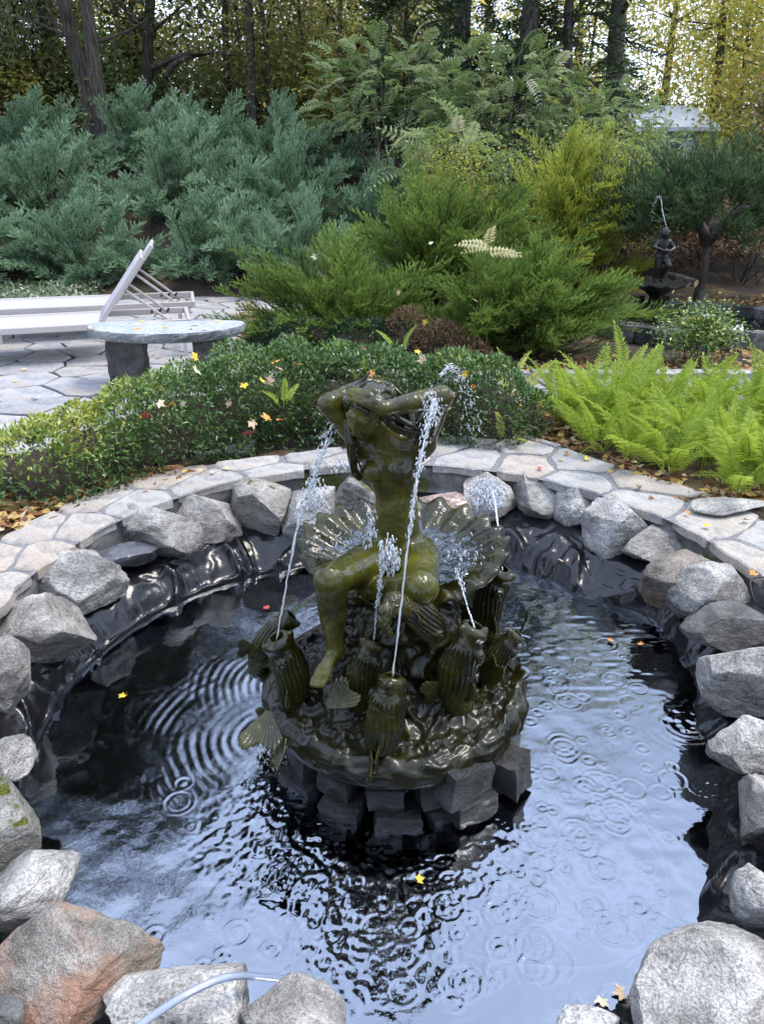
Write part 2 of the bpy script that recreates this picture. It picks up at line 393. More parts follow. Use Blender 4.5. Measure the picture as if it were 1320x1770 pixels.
M['liner'] = liner_mat()
def bronze_mat(name='wet_olive_bronze', g=1.0):
    m, t, b = new_mat(name); oc = objc(t); n = tex(t, oc, 6, 8, .68); f = tex(t, oc, 60, 3, .6); d = tex(t, oc, 22, 3, .5)
    c = ramp(t, n.outputs['Fac'], [(.34, (.008 * g, .008 * g, .0013 * g)), (.5, (.028 * g, .027 * g, .0026 * g)), (.68, (.060 * g, .057 * g, .005 * g))])
    t.links.new(c, b.inputs['Base Color']); b.inputs['Metallic'].default_value = .0
    t.links.new(ramp(t, d.outputs['Fac'], [(.35, (.28, .28, .28)), (.7, (.45, .45, .45))]), b.inputs['Roughness'])
    b.inputs['IOR'].default_value = 1.35; b.inputs['Specular IOR Level'].default_value = .2; b.inputs['Coat Weight'].default_value = .8; b.inputs['Coat Roughness'].default_value = .015; b.inputs['Coat IOR'].default_value = 1.45
    bump(t, b, mth(t, 'ADD', mth(t, 'MULTIPLY', d.outputs['Fac'], .5), mth(t, 'MULTIPLY', f.outputs['Fac'], .10)), .35, .007)
    w1 = tex(t, oc, 16, 3, .5); w1.inputs['Distortion'].default_value = 1.2; bc = nd(t, 'ShaderNodeBump', Strength=.75, Distance=.014); t.links.new(w1.outputs['Fac'], bc.inputs['Height']); t.links.new(bc.outputs[0], b.inputs['Coat Normal']); return m
M['bronze'] = bronze_mat(); M['fig_bronze'] = bronze_mat('olive_figure_bronze', 1.75); M['hair_bronze'] = bronze_mat('dark_hair_bronze', .5); M['fish_bronze'] = bronze_mat('dark_fish_bronze', .8)
M['base_bronze'] = plain('dark_wet_bronze', (.012, .0115, .0032), .40, 0, 12, .6, .35, .28, .22)
M['dark_bronze'] = plain('dark_bronze', (.010, .010, .007), .4, .0, 14, .5, .3, .2, .3)
def water_mat(name='pond_water', ior=3.05, tint=(.80, .86, .90), nscale=42.0, nst=.10):
    m, t, b = new_mat(name); t.nodes.remove(b); oc = objc(t)
    n1 = tex(t, oc, nscale, 3, .5)
    bp = nd(t, 'ShaderNodeBump', Strength=nst, Distance=.004); t.links.new(n1.outputs['Fac'], bp.inputs['Height'])
    fr = nd(t, 'ShaderNodeFresnel', IOR=ior); t.links.new(bp.outputs[0], fr.inputs['Normal'])
    gl = t.nodes.new('ShaderNodeBsdfGlossy'); gl.inputs['Roughness'].default_value = .015; gl.inputs['Color'].default_value = (.84, .91, 1, 1); t.links.new(bp.outputs[0], gl.inputs['Normal'])
    tr = t.nodes.new('ShaderNodeBsdfTransparent'); tr.inputs[0].default_value = tint + (1,)
    ms = t.nodes.new('ShaderNodeMixShader'); t.links.new(fr.outputs[0], ms.inputs[0]); t.links.new(tr.outputs[0], ms.inputs[1]); t.links.new(gl.outputs[0], ms.inputs[2])
    t.links.new(ms.outputs[0], t.nodes['Material Output'].inputs[0]); return m
M['water'] = water_mat()
M['shell_water'] = water_mat('basin_water', 1.8, (.85, .9, .88), 55, .8)
def jet_mat():
    m, t, b = new_mat('aerated_water')
    b.inputs['Base Color'].default_value = (.86, .90, .94, 1); b.inputs['Roughness'].default_value = .06; b.inputs['IOR'].default_value = 1.33
    b.inputs['Transmission Weight'].default_value = .4; b.inputs['Specular IOR Level'].default_value = 1.0; return m
M['jet'] = jet_mat()
BR = (.055, .035, .02)
M['jun_blue'] = leaf_mat('blue_juniper', [(0, BR), (.06, BR), (.08, (.095, .16, .09)), (.4, (.19, .30, .17)), (.75, (.29, .43, .26)), (1, (.43, .55, .37))], .6, .3, .25)
M['jun_green'] = leaf_mat('green_juniper', [(0, BR), (.06, BR), (.08, (.06, .10, .02)), (.4, (.14, .22, .04)), (.75, (.23, .33, .065)), (1, (.36, .44, .12))], .6, .35, .25)
M['jun_dark'] = leaf_mat('dark_juniper', [(0, BR), (.06, BR), (.08, (.04, .07, .026)), (.4, (.075, .13, .055)), (.75, (.125, .20, .085)), (1, (.20, .28, .12))], .6, .2, .25)
M['jun_gold'] = leaf_mat('golden_juniper', [(0, BR), (.06, BR), (.08, (.17, .20, .03)), (.4, (.38, .44, .07)), (.75, (.55, .58, .10)), (1, (.68, .66, .17))], .6, .45, .25)
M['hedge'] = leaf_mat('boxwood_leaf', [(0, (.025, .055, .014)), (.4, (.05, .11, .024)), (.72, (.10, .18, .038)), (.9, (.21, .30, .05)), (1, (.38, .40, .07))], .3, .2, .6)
M['hedge_dark'] = leaf_mat('dark_boxwood_leaf', [(0, (.014, .035, .014)), (.5, (.034, .075, .030)), (1, (.10, .16, .06))], .4, .2, .5)
M['fern'] = leaf_mat('fern_leaf', [(0, (.15, .09, .03)), (.05, (.13, .19, .02)), (.4, (.27, .37, .045)), (.75, (.40, .50, .07)), (1, (.56, .58, .16))], .45, .45, .3)
M['yellow_leaf'] = leaf_mat('yellow_green_leaf', [(0, BR), (.05, (.20, .13, .05)), (.2, (.16, .20, .03)), (.6, (.34, .37, .05)), (1, (.52, .48, .09))], .5, .4, .3)
M['sumac'] = leaf_mat('sumac_leaf', [(0, (.10, .07, .04)), (.1, (.10, .16, .045)), (.5, (.21, .29, .105)), (.8, (.33, .40, .18)), (1, (.50, .48, .32))], .45, .45, .4)
M['autumn'] = leaf_mat('autumn_leaf', [(0, (.16, .18, .04)), (.4, (.34, .35, .07)), (.7, (.58, .51, .11)), (.9, (.68, .49, .12)), (1, (.62, .36, .10))], .5, .6, .3)
M['thicket'] = leaf_mat('thicket_leaf', [(0, (.16, .17, .06)), (.5, (.32, .32, .12)), (.8, (.50, .45, .15)), (1, (.66, .52, .14))], .5, .6, .3)
M['canopy'] = leaf_mat('canopy_leaf', [(0, (.02, .025, .014)), (.5, (.04, .047, .025)), (1, (.08, .085, .045))], .5, .35, .3)
M['conifer'] = leaf_mat('conifer_leaf', [(0, BR), (.06, BR), (.08, (.022, .04, .016)), (.5, (.05, .085, .036)), (1, (.12, .17, .075))], .5, .2, .3)
M['willow'] = leaf_mat('willow_leaf', [(0, (.05, .07, .03)), (.5, (.11, .15, .06)), (1, (.21, .25, .11))], .5, .4, .3)
M['redbush'] = leaf_mat('reddish_leaf', [(0, (.06, .09, .03)), (.45, (.15, .17, .06)), (.7, (.27, .14, .08)), (1, (.36, .30, .16))], .5, .4, .3)
M['dry'] = leaf_mat('dry_leaf', [(0, (.045, .028, .018)), (.5, (.16, .095, .06)), (.85, (.30, .19, .12)), (1, (.42, .33, .20))], .8, .25, .2)
M['cream_leaf'] = leaf_mat('cream_leaf', [(0, (.35, .32, .12)), (1, (.62, .58, .32))], .5, .4, .3)
M['blade'] = leaf_mat('blade_leaf', [(0, (.08, .13, .03)), (.5, (.17, .26, .07)), (.85, (.30, .38, .14)), (1, (.45, .32, .10))], .45, .35, .4)
M['cover'] = leaf_mat('variegated_leaf', [(0, (.05, .10, .03)), (.6, (.14, .20, .10)), (1, (.55, .56, .45))], .5, .3, .4)
M['litter'] = leaf_mat('fallen_leaves', [(0, (.16, .07, .03)), (.3, (.30, .15, .06)), (.55, (.40, .24, .10)), (.75, (.55, .38, .12)), (1, (.60, .52, .36))], .7, .25, .3)
def bark_mat():
    m, t, b = new_mat('bark'); oc = objc(t); mpn = t.nodes.new('ShaderNodeMapping'); mpn.inputs['Scale'].default_value = (1, 1, .16); t.links.new(oc, mpn.inputs[0])
    n = tex(t, mpn.outputs[0], 26, 6, .65)
    c = ramp(t, n.outputs['Fac'], [(.35, (.020, .016, .012)), (.5, (.075, .062, .048)), (.68, (.17, .145, .115))])
    t.links.new(c, b.inputs['Base Color']); b.inputs['Roughness'].default_value = .95; bump(t, b, n.outputs['Fac'], 1.0, .05); return m
M['bark'] = bark_mat()
M['twig'] = plain('twig_wood', (.045, .03, .02), .9, 0, 20, .4, .3)
M['lounger'] = plain('lounger_frame', (.46, .42, .39), .4, 0, 40, .05, .02)
M['sling'] = plain('lounger_sling', (.42, .40, .42), .75, 0, 400, .12, .15)
M['rubber'] = plain('black_plastic', (.02, .02, .02), .5, 0, 40, .2, .05)
def bench_mat():
    m, t, b = new_mat('bench_granite'); oc = objc(t); v = tex(t, oc, 180, 1, .5, 'ShaderNodeTexVoronoi'); n = tex(t, oc, 90, 4, .7); k = tex(t, oc, 5, 4)
    c = ramp(t, n.outputs['Fac'], [(.35, (.20, .22, .24)), (.5, (.42, .45, .48)), (.66, (.66, .68, .70))])
    c = mixc(t, .5, c, ramp(t, v.outputs['Color'], [(.2, (.4, .4, .4)), (.8, (1.2, 1.2, 1.2))]), 'MULTIPLY')
    c = mixc(t, .5, c, ramp(t, k.outputs['Fac'], [(.35, (.7, .7, .7)), (.65, (1.15, 1.15, 1.1))]), 'MULTIPLY')
    t.links.new(c, b.inputs['Base Color']); b.inputs['Roughness'].default_value = .32; bump(t, b, n.outputs['Fac'], .12, .004); return m
M['bench'] = bench_mat()
M['bench_leg'] = rock_mat('bench_leg_granite', (.07, .07, .07), (.16, .16, .16), (.27, .27, .27), scale=14)
M['bench_edge'] = rock_mat('split_granite', (.10, .11, .11), (.30, .32, .33), (.56, .58, .58), scale=12)
def hose_mat():
    m, t, b = new_mat('clear_blue_hose'); b.inputs['Base Color'].default_value = (.60, .68, .86, 1); b.inputs['Roughness'].default_value = .15
    b.inputs['Transmission Weight'].default_value = .65; b.inputs['IOR'].default_value = 1.25; b.inputs['Coat Weight'].default_value = .5; return m
M['hose'] = hose_mat()
M['siding'] = plain('blue_siding', (.50, .62, .78), .6, 0, 8, .06, 0)
M['roof'] = plain('pale_roof', (.62, .66, .72), .7, 0, 6, .15, .1)
M['glass'] = plain('window_glass', (.06, .08, .10), .08, 0, 4, .1, 0)
M['wood_end'] = plain('cut_wood', (.50, .36, .20), .8, 0, 30, .2, .2)
M['white_shell'] = plain('white_conch', (.78, .74, .68), .5, 0, 20, .1, .2)
for k, c in dict(yellow=(.72, .50, .05), orange=(.66, .28, .06), tan=(.58, .42, .26), red=(.42, .07, .04), cream=(.68, .60, .42)).items():
    M['leaf_' + k] = plain(k + '_maple_leaf', c, .55, 0, 60, .28, .3)
# ------------------------------------------------------------------ ground
PC = np.array([0.06, 2.61]); R_IN = 1.59; WZ = -0.38        # pond: centre of the coping, its inner radius, water level
WC = np.array([0.04, 2.50])
def sstep(a, b, x):
    t = np.clip((np.asarray(x, float) - a) / (b - a), 0, 1); return t * t * (3 - 2 * t)
def hill(x, y):
    x = np.asarray(x, float); y = np.asarray(y, float)
    h = 1.25 * sstep(9.8, 15.5, y) * (1 - sstep(0.0, 4.5, x - .15 * (y - 10))) + .35 * sstep(9.0, 16, y)
    h = h + .8 * sstep(18, 60, y)
    return h - .035
def r_in(th):                                                # inner radius: the pond is longer towards the viewer
    d = np.degrees(th) % 360
    return R_IN + .62 * sstep(208, 250, d) * (1 - sstep(290, 332, d))
def coping_out(th):                                          # outer radius of the coping at bearing th (0 = right, 90 = away)
    d = np.degrees(th) % 360
    return r_in(th) + .38 + .30 * np.exp(-((d - 69) / 13.0) ** 2) - .10 * np.exp(-((d - 108) / 16.0) ** 2) + .06 * np.exp(-((d - 30) / 20.0) ** 2)
nth, rr = 160, np.concatenate([np.linspace(1.70, 14, 60), np.geomspace(15, 420, 34)])
th = np.linspace(0, 2 * math.pi, nth, endpoint=False)
rg = rr[:, None] + (r_in(th) - R_IN)[None]; gx = PC[0] + rg * np.cos(th)[None]; gy = PC[1] + rg * np.sin(th)[None]
gz = hill(gx, gy); gz = gz + (.03 * fbm(np.stack([gx, gy, gx * 0], -1) * .9, 3, 5)) * sstep(6.5, 9.5, gy)
i = np.arange(len(rr) - 1)[:, None] * nth; j = np.arange(nth)[None]; k = (j + 1) % nth
gf = np.stack([i + j, i + nth + j, i + nth + k, i + k], 2).reshape(-1, 4)
tag(link('ground', mesh('ground', np.stack([gx, gy, gz], -1).reshape(-1, 3), gf, M['ground'])), kind='structure')

def lathe_np(prof, c, n=160, close=True):
    prof = np.asarray(prof, float); a = np.linspace(0, 2 * math.pi, n, endpoint=False)
    P = np.stack([c[0] + prof[:, None, 0] * np.cos(a), c[1] + prof[:, None, 0] * np.sin(a), prof[:, None, 1] + 0 * a], -1)
    m = len(prof); i = np.arange(m - 1)[:, None] * n; j = np.arange(n)[None]; k = (j + 1) % n
    return P, np.stack([i + j, i + n + j, i + n + k, i + k], 2).reshape(-1, 4)
# pond wall under the coping, rough dressed stone
P, f = lathe_np([(1.80, -.45), (1.70, -.45), (1.625, -.44), (1.622, -.32), (1.62, -.20), (1.618, -.11), (1.615, -.055), (1.63, -.028), (1.75, -.022), (1.90, -.022)], PC, 240)
rad = 1 + .008 * fbm(P * 7, 4, 3); P[1:8, :, 0] = PC[0] + (P[1:8, :, 0] - PC[0]) * rad[1:8]; P[1:8, :, 1] = PC[1] + (P[1:8, :, 1] - PC[1]) * rad[1:8]
A240 = np.linspace(0, 2 * math.pi, 240, endpoint=False); EX = (r_in(A240) / R_IN)[None, :]
P[:, :, 0] = PC[0] + (P[:, :, 0] - PC[0]) * EX; P[:, :, 1] = PC[1] + (P[:, :, 1] - PC[1]) * EX
P[9, :, 0] = PC[0] + (coping_out(np.linspace(0, 2 * math.pi, 240, endpoint=False)) + .02) * np.cos(np.linspace(0, 2 * math.pi, 240, endpoint=False))
P[9, :, 1] = PC[1] + (coping_out(np.linspace(0, 2 * math.pi, 240, endpoint=False)) + .02) * np.sin(np.linspace(0, 2 * math.pi, 240, endpoint=False))
wall = tag(link('pond_wall', mesh('pond_wall', P.reshape(-1, 3), f[:, ::-1], M['wall'])), kind='structure')
# mortar bed between the coping stones
na = 240; a = np.linspace(0, 2 * math.pi, na, endpoint=False); rows = []
for q in (0.0, .25, .5, .75, 1.0):
    r = r_in(a) + .008 + q * (coping_out(a) - r_in(a) - .02); rows.append(np.stack([PC[0] + r * np.cos(a), PC[1] + r * np.sin(a), np.full(na, -.006)], -1))
rows = np.array(rows); rows[..., 2] += .002 * noise(rows * 14, 4)
i = np.arange(4)[:, None] * na; j = np.arange(na)[None]; k = (j + 1) % na
coping = tag(link('pond_coping', mesh('pond_coping', rows.reshape(-1, 3), np.stack([i + j, i + na + j, i + na + k, i + k], 2).reshape(-1, 4), M['mortar'])), kind='structure')

# ------------------------------------------------------------------ flagstones
def clip(poly, p, n):                                        # keep the side where (x-p).n <= 0
    outp = []
    for q in range(len(poly)):
        a_, b_ = poly[q], poly[(q + 1) % len(poly)]; da, db = (a_ - p) @ n, (b_ - p) @ n
        if da <= 0: outp.append(a_)
        if (da < 0 < db) or (db < 0 < da): outp.append(a_ + (b_ - a_) * (da / (da - db)))
    return outp
def voronoi(seeds, rect, gap):
    cells = []
    for q, s in enumerate(seeds):
        poly = [np.array(c, float) for c in ((rect[0], rect[2]), (rect[1], rect[2]), (rect[1], rect[3]), (rect[0], rect[3]))]
        d = np.linalg.norm(seeds - s, axis=1); g = gap * random.uniform(.6, 1.5)
        for o_ in np.argsort(d)[1:26]:
            n = (seeds[o_] - s) / d[o_]; poly = clip(poly, s + n * (d[o_] / 2 - g / 2), n)
            if len(poly) < 3: break
        cells.append(poly if len(poly) >= 3 else None)
    return cells
def rough_poly(poly, seg, jit):
    o_ = []
    for q in range(len(poly)):
        a_, b_ = np.asarray(poly[q]), np.asarray(poly[(q + 1) % len(poly)]); L = np.linalg.norm(b_ - a_)
        if L < .012: continue
        m = max(1, int(round(L / seg)))
        for u in range(m):
            p = a_ + (b_ - a_) * (u / m)
            if u == 0 and L > .06: p = p + (b_ - a_) * (.07 if random.random() < .6 else .02)
            o_.append(p + np.array([random.uniform(-jit, jit), random.uniform(-jit, jit)]))
    return np.array(o_)
def flag(name, poly, z, thick, mat, parent, bev=.006, tilt=.004):
    c = poly.mean(0); n = len(poly); d = poly - c; ln = np.linalg.norm(d, axis=1, keepdims=True)
    tz = (d @ np.array([random.uniform(-1, 1), random.uniform(-1, 1)])) * tilt / max(ln.max(), .1)
    top = np.c_[d * (1 - bev / np.maximum(ln, .03)), tz]; mid = np.c_[d, tz - bev * .8]; bot = np.c_[d, np.full(n, -thick)]
    Vv = np.concatenate([top, mid, bot]); j = np.arange(n); k = (j + 1) % n
    fs = [list(j)] + [[a_, n + a_, n + b_, b_][::-1] for a_, b_ in zip(j, k)] + [[n + a_, 2 * n + a_, 2 * n + b_, n + b_][::-1] for a_, b_ in zip(j, k)]
    area = np.sum(d[:, 0] * np.roll(d[:, 1], -1) - d[:, 1] * np.roll(d[:, 0], -1))
    if area < 0: fs = [q[::-1] for q in fs]
    return link(name, mesh(name, Vv, fs, mat, smooth=False), parent, loc=(c[0], c[1], z))
# coping stones: laid out along the ring
per = 2 * math.pi * 1.78; seeds = []
s = 0.0
while s < per - .12:
    L = random.uniform(.30, .50); wide = coping_out(np.array(s / per * 2 * math.pi)) - r_in(np.array(s / per * 2 * math.pi))
    if random.random() < .35 and wide < .45: seeds.append((s + L / 2, random.uniform(.4, .6)))
    else:
        seeds.append((s + L * random.uniform(.25, .5), random.uniform(.18, .30))); seeds.append((s + L * random.uniform(.5, .8), random.uniform(.68, .85)))
        if wide > .55: seeds.append((s + L * random.uniform(.2, .8), random.uniform(.9, 1.1)))
    s += L
seeds = np.array(seeds); seeds[:, 1] *= .44
for poly in voronoi(seeds, (0, per, 0, .44), .022):
    if poly is None: continue
    pp = rough_poly(poly, .07, .010); ang = pp[:, 0] / per * 2 * math.pi
    r = r_in(ang) + .004 + (pp[:, 1] / .44) * (coping_out(ang) - r_in(ang)) + .012 * noise(np.stack([ang * 9, pp[:, 1], ang * 0], -1), 9)
    flag('coping_stone', np.stack([PC[0] + r * np.cos(ang), PC[1] + r * np.sin(ang)], 1), random.uniform(.000, .007), .05, M['coping'], coping, .009)
# patio of irregular bluestone
b_ = box(-4.45, 7.55, -.045, 7.3, 6.3, .06)
patio = tag(link('patio', mesh('patio', b_[0], b_[1], M['joint'], False)), kind='structure')
seeds = []
for q in range(2600):
    p = np.array([random.uniform(-8.1, -.8), random.uniform(4.4, 10.7)])
    lim = .30 + .22 * noise(np.array([p[0] * 1.3, p[1] * 1.3, 0.]), 2) * .5
    if all((abs(p[0] - o_[0]) / 1.35) ** 2 + (p[1] - o_[1]) ** 2 > lim ** 2 for o_ in seeds): seeds.append(p)
seeds = np.array(seeds)
cells = sorted([c for c in voronoi(seeds, (-8.1, -.8, 4.4, 10.7), .018) if c is not None], key=lambda c: np.mean(c, 0)[1] + .6 * abs(np.mean(c, 0)[0] + 2.4))
for c in cells[:285]: flag('paving_stone', rough_poly(c, .16, .012), random.uniform(-.002, .006), .04, M['patio'], patio)
# path behind hedge and ferns
b_ = box(3.1, 5.86, -.047, 7.8, .80, .06)
path = tag(link('garden_path', mesh('garden_path', b_[0], b_[1], M['joint'], False)), kind='structure')
seeds = np.array([[x + random.uniform(-.1, .1), y + random.uniform(-.09, .09)] for x in np.arange(-.6, 7.0, .42) for y in (5.62, 5.95)])
for c in voronoi(seeds, (-.78, 6.95, 5.47, 6.10), .022):
    if c is not None: flag('paving_stone', rough_poly(c, .16, .01), random.uniform(-.004, .004), .04, M['path'], path)
x = -.75
while x < 6.6:
    L = random.uniform(.35, .7)
    flag('edging_stone', rough_poly([np.array(c) for c in ((x, 6.13), (x + L - .02, 6.13), (x + L - .02, 6.25), (x, 6.25))], .15, .008), .035, .09, M['patio'], path); x += L
# ------------------------------------------------------------------ liner and water
SH = np.array([(-1.23, 1.97), (-1.30, 2.23), (-1.29, 2.68), (-1.15, 3.09), (-.91, 3.38), (-.50, 3.62), (.05, 3.74), (.69, 3.65), (1.02, 3.35), (1.30, 3.12), (1.33, 2.77), (1.22, 2.36), (1.25, 2.20),
               (1.07, 1.88), (.92, 1.55), (.70, 1.34), (.43, 1.22), (0, 1.17), (-.45, 1.26), (-.85, 1.50), (-1.08, 1.74)])
sa = np.arctan2(SH[:, 1] - WC[1], SH[:, 0] - WC[0]); sr = np.linalg.norm(SH - WC, axis=1); o_ = np.argsort(sa); sa, sr = sa[o_], sr[o_]
def shore(a):
    a = (np.asarray(a) + math.pi) % (2 * math.pi) - math.pi
    return np.interp(a, np.r_[sa - 2 * math.pi, sa, sa + 2 * math.pi], np.r_[sr, sr, sr])
na = 720; a = np.linspace(0, 2 * math.pi, na, endpoint=False); tt = np.r_[np.linspace(0, .9, 8), np.linspace(.93, 1.06, 16), np.linspace(1.08, 2.0, 40)]
rs = shore(a); rp_ = []
cx = WC[0]; cy = WC[1]
# distance from water centre to the wall along each bearing
dvec = np.stack([np.cos(a), np.sin(a)], 1); e = WC - PC
bq = dvec @ e; rwall = -bq + np.sqrt(bq ** 2 - (e @ e) + (r_in(a) + .015) ** 2)
LV = []
for t_ in tt:
    if t_ <= 1: r = rs * t_
    else: r = rs + (rwall - rs) * np.minimum((t_ - 1), 1.0)
    z = np.where(t_ <= 1, WZ - .40 * np.clip((1 - t_) / .35, 0, 1) ** .8, WZ + .14 * np.clip((t_ - 1) / .5, 0, 1) ** .8 + .06 * np.clip((t_ - 1.5) / .5, 0, 1))
    q = np.stack([cx + r * np.cos(a), cy + r * np.sin(a), np.zeros(na) + z], -1)
    ca = np.stack([np.cos(a) * 8, np.sin(a) * 8, np.full(na, t_ * 1.2)], -1)
    ca[:, 2] = t_ * 2.0; wrp = .9 * noise(ca * .8, 2)[:, None]
    f1 = 1 - np.abs(noise(ca * np.array([1.0, 1.0, .6]) + wrp, 21)); f2 = 1 - np.abs(noise(ca * 2.6 + wrp * 1.4, 22)); f3 = 1 - np.abs(noise(ca * 6.0 + wrp * 2, 23))
    amp = np.exp(-((t_ - 1.22) / .36) ** 2)
    q[:, 2] += amp * (.075 * (f1 ** 5 - .25) + .015 * (f2 ** 5 - .25) + .003 * (f3 ** 4 - .3))
    left = sstep(95, 125, np.degrees(a) % 360) * (1 - sstep(205, 232, np.degrees(a) % 360))
    q[:, 2] += left * .030 * np.exp(-((t_ - 1.015) / .02) ** 2) - left * .02 * np.exp(-((t_ - 1.12) / .08) ** 2)
    LV.append(q)
LV = np.array(LV); i = np.arange(len(tt) - 1)[:, None] * na; j = np.arange(na)[None]; k = (j + 1) % na
tag(link('pond_liner', mesh('pond_liner', LV.reshape(-1, 3), np.stack([i + j, i + na + j, i + na + k, i + k], 2).reshape(-1, 4), M['liner'])), 'wrinkled black plastic liner sheet round the pond edge', 'pond liner')
# water surface with rings, drop splashes and chop
h = .0063; gx, gy = np.meshgrid(np.arange(-1.42, 1.48, h), np.arange(1.05, 3.92, h), indexing='ij')
ra = np.hypot(gx - WC[0], gy - WC[1]); an = np.arctan2(gy - WC[1], gx - WC[0]); inside = ra < shore(an) + .05
X3 = np.stack([gx, gy, 0 * gx], -1)
zz = .0014 * noise(X3 * 6.0, 31) + .0009 * noise(X3 * 13, 32) + .00025 * noise(X3 * 30, 33)
def rings(px, py, lam, r0, r1, amp, sect=None):
    global zz
    c = U(px, py, WZ); d = np.hypot(gx - c[0], gy - c[1]); m = sstep(r0 * .5, r0, d) * (1 - sstep(r1 * .7, r1, d))
    if sect:
        b = np.degrees(np.arctan2(gy - c[1], gx - c[0])); df = np.abs((b - sect[0] + 180) % 360 - 180); m = m * (1 - sstep(sect[1] * .6, sect[1], df))
    wob = .016 * noise(X3 * 4, 35) + .006 * noise(X3 * 14, 36); m = m * (.15 + .85 * sstep(-.25, .4, noise(X3 * 4.5 + px, 37)))
    zz = zz + amp * m * np.sin(2 * math.pi * (d + wob) / lam) / (1 + d * .8)
rings(470, 1270, .042, .06, .62, .0007, (182, 62)); rings(450, 1330, .030, .05, .50, .00045, (205, 70)); rings(500, 1180, .036, .06, .5, .0005, (160, 60))
rings(1190, 1255, .030, .05, .2, .0008); rings(620, 1120, .04, .1, .5, .0008, (120, 60))
def zone(px, py, rad, amp, sc_, s):
    global zz
    c = U(px, py, WZ); d = np.hypot((gx - c[0]), (gy - c[1])); m = 1 - sstep(rad * .35, rad, d)
    zz = zz + m * amp * (noise(X3 * sc_, s) + .6 * noise(X3 * sc_ * 1.9, s + 1))
zone(640, 1560, .42, .0017, 42, 41); zone(480, 1440, .36, .0026, 48, 43); zone(850, 1480, .22, .0012, 45, 44); zone(1195, 1240, .17, .0022, 40, 45)
c = U(1020, 1120, WZ); m = 1 - sstep(.2, .62, np.hypot(gx - c[0], gy - c[1])); zz = zz + m * .0015 * noise(X3 * np.array([20, 42, 1]), 46)
c = U(1000, 1450, WZ); m = 1 - sstep(.2, .6, np.hypot(gx - c[0], gy - c[1])); zz = zz + m * .0009 * noise(X3 * 28, 47)
for q in range(330):
    px, py = (random.gauss(930, 150), random.gauss(1290, 150)) if q < 190 else (random.gauss(760, 190), random.gauss(1590, 95)) if q < 285 else (random.uniform(250, 1150), random.uniform(1350, 1720))
    c = U(px, py, WZ); rr_ = random.choice((.008, .012, .012, .018, .018, .025, .025, .035, .048)); lam = random.uniform(.010, .016)
    x0 = int((c[0] - rr_ * 1.6 + 1.42) / h); x1 = int((c[0] + rr_ * 1.6 + 1.42) / h) + 1; y0 = int((c[1] - rr_ * 1.6 - 1.05) / h); y1 = int((c[1] + rr_ * 1.6 - 1.05) / h) + 1
    if x0 < 0 or y0 < 0: continue
    d = np.hypot(gx[x0:x1, y0:y1] - c[0], gy[x0:x1, y0:y1] - c[1])
    zz[x0:x1, y0:y1] += .0014 * np.exp(-((d - rr_) / .009) ** 2) * np.sin(2 * math.pi * (d - rr_) / (lam * 1.5)) + (.0016 * np.exp(-(d / .008) ** 2) if rr_ < .03 else 0)
idx = np.full(gx.shape, -1, np.int64); idx[inside] = np.arange(inside.sum())
q4 = np.stack([idx[:-1, :-1], idx[1:, :-1], idx[1:, 1:], idx[:-1, 1:]], -1).reshape(-1, 4); q4 = q4[(q4 >= 0).all(1)]
tag(link('pond_water', mesh('pond_water', np.stack([gx[inside], gy[inside], WZ + zz[inside]], 1), q4, M['water'])), kind='structure')

# ------------------------------------------------------------------ boulders round the pond
def ico(sub):
    bm = bmesh.new(); bmesh.ops.create_icosphere(bm, subdivisions=sub, radius=1.0)
    v = np.array([q.co[:] for q in bm.verts]); f = np.array([[q.index for q in p.verts] for p in bm.faces]); bm.free(); return v, f
ICO = {1: ico(1), 2: ico(2), 3: ico(3), 4: ico(4), 5: ico(5), 6: ico(6)}
def rock_shape(seed, sub=5, cuts=7, rough=.12, soft=.03):
    rg = np.random.default_rng(seed); v, f = ICO[sub]; p = v * (1 + rough * fbm(v * 1.25 + seed * 3.1, 2, seed))[:, None]
    for q in range(cuts):
        n = rg.normal(size=3); n /= np.linalg.norm(n); d0 = rg.uniform(.50, .84); e = p @ n - d0
        p = p - n * np.maximum(e - soft * np.exp(-np.abs(e) / soft), 0)[:, None] * .92
    p = p * (1 + .030 * fbm(p * 3.5 + seed, 3, seed + 1) + .022 * (1 - 2 * np.abs(noise(p * 5 + seed, seed + 3))) + .010 * fbm(p * 13 + seed, 2, seed + 2))[:, None]
    p -= (p.max(0) + p.min(0)) / 2; return p / ((p.max(0) - p.min(0)) / 2), f
def boulder(px, py, w_, h_, mat, label, seed, zc=-.13, flat=.8, rz=0., cuts=7, sub=5, tiltx=0., deep=1.0, name='boulder', cat='rock'):
    p = U(px, py, zc); m = depth(p) / FPX; sx = w_ * m * .575; sz = h_ * m * .57 * flat; sy = (sx + sz) / 2 * deep
    v, f = rock_shape(seed, sub, cuts)
    v = v * np.array([sx, sy, sz]); E_ = np.array(Euler((tiltx, 0, 0)).to_matrix()); v = v @ E_.T
    o_ = link(name, mesh(name, v, f, M[mat]), loc=p + np.array([0, sy * .15, 0]), rot=(0, 0, rz))
    return tag(o_, label, cat, 'boulders ringing the pond')
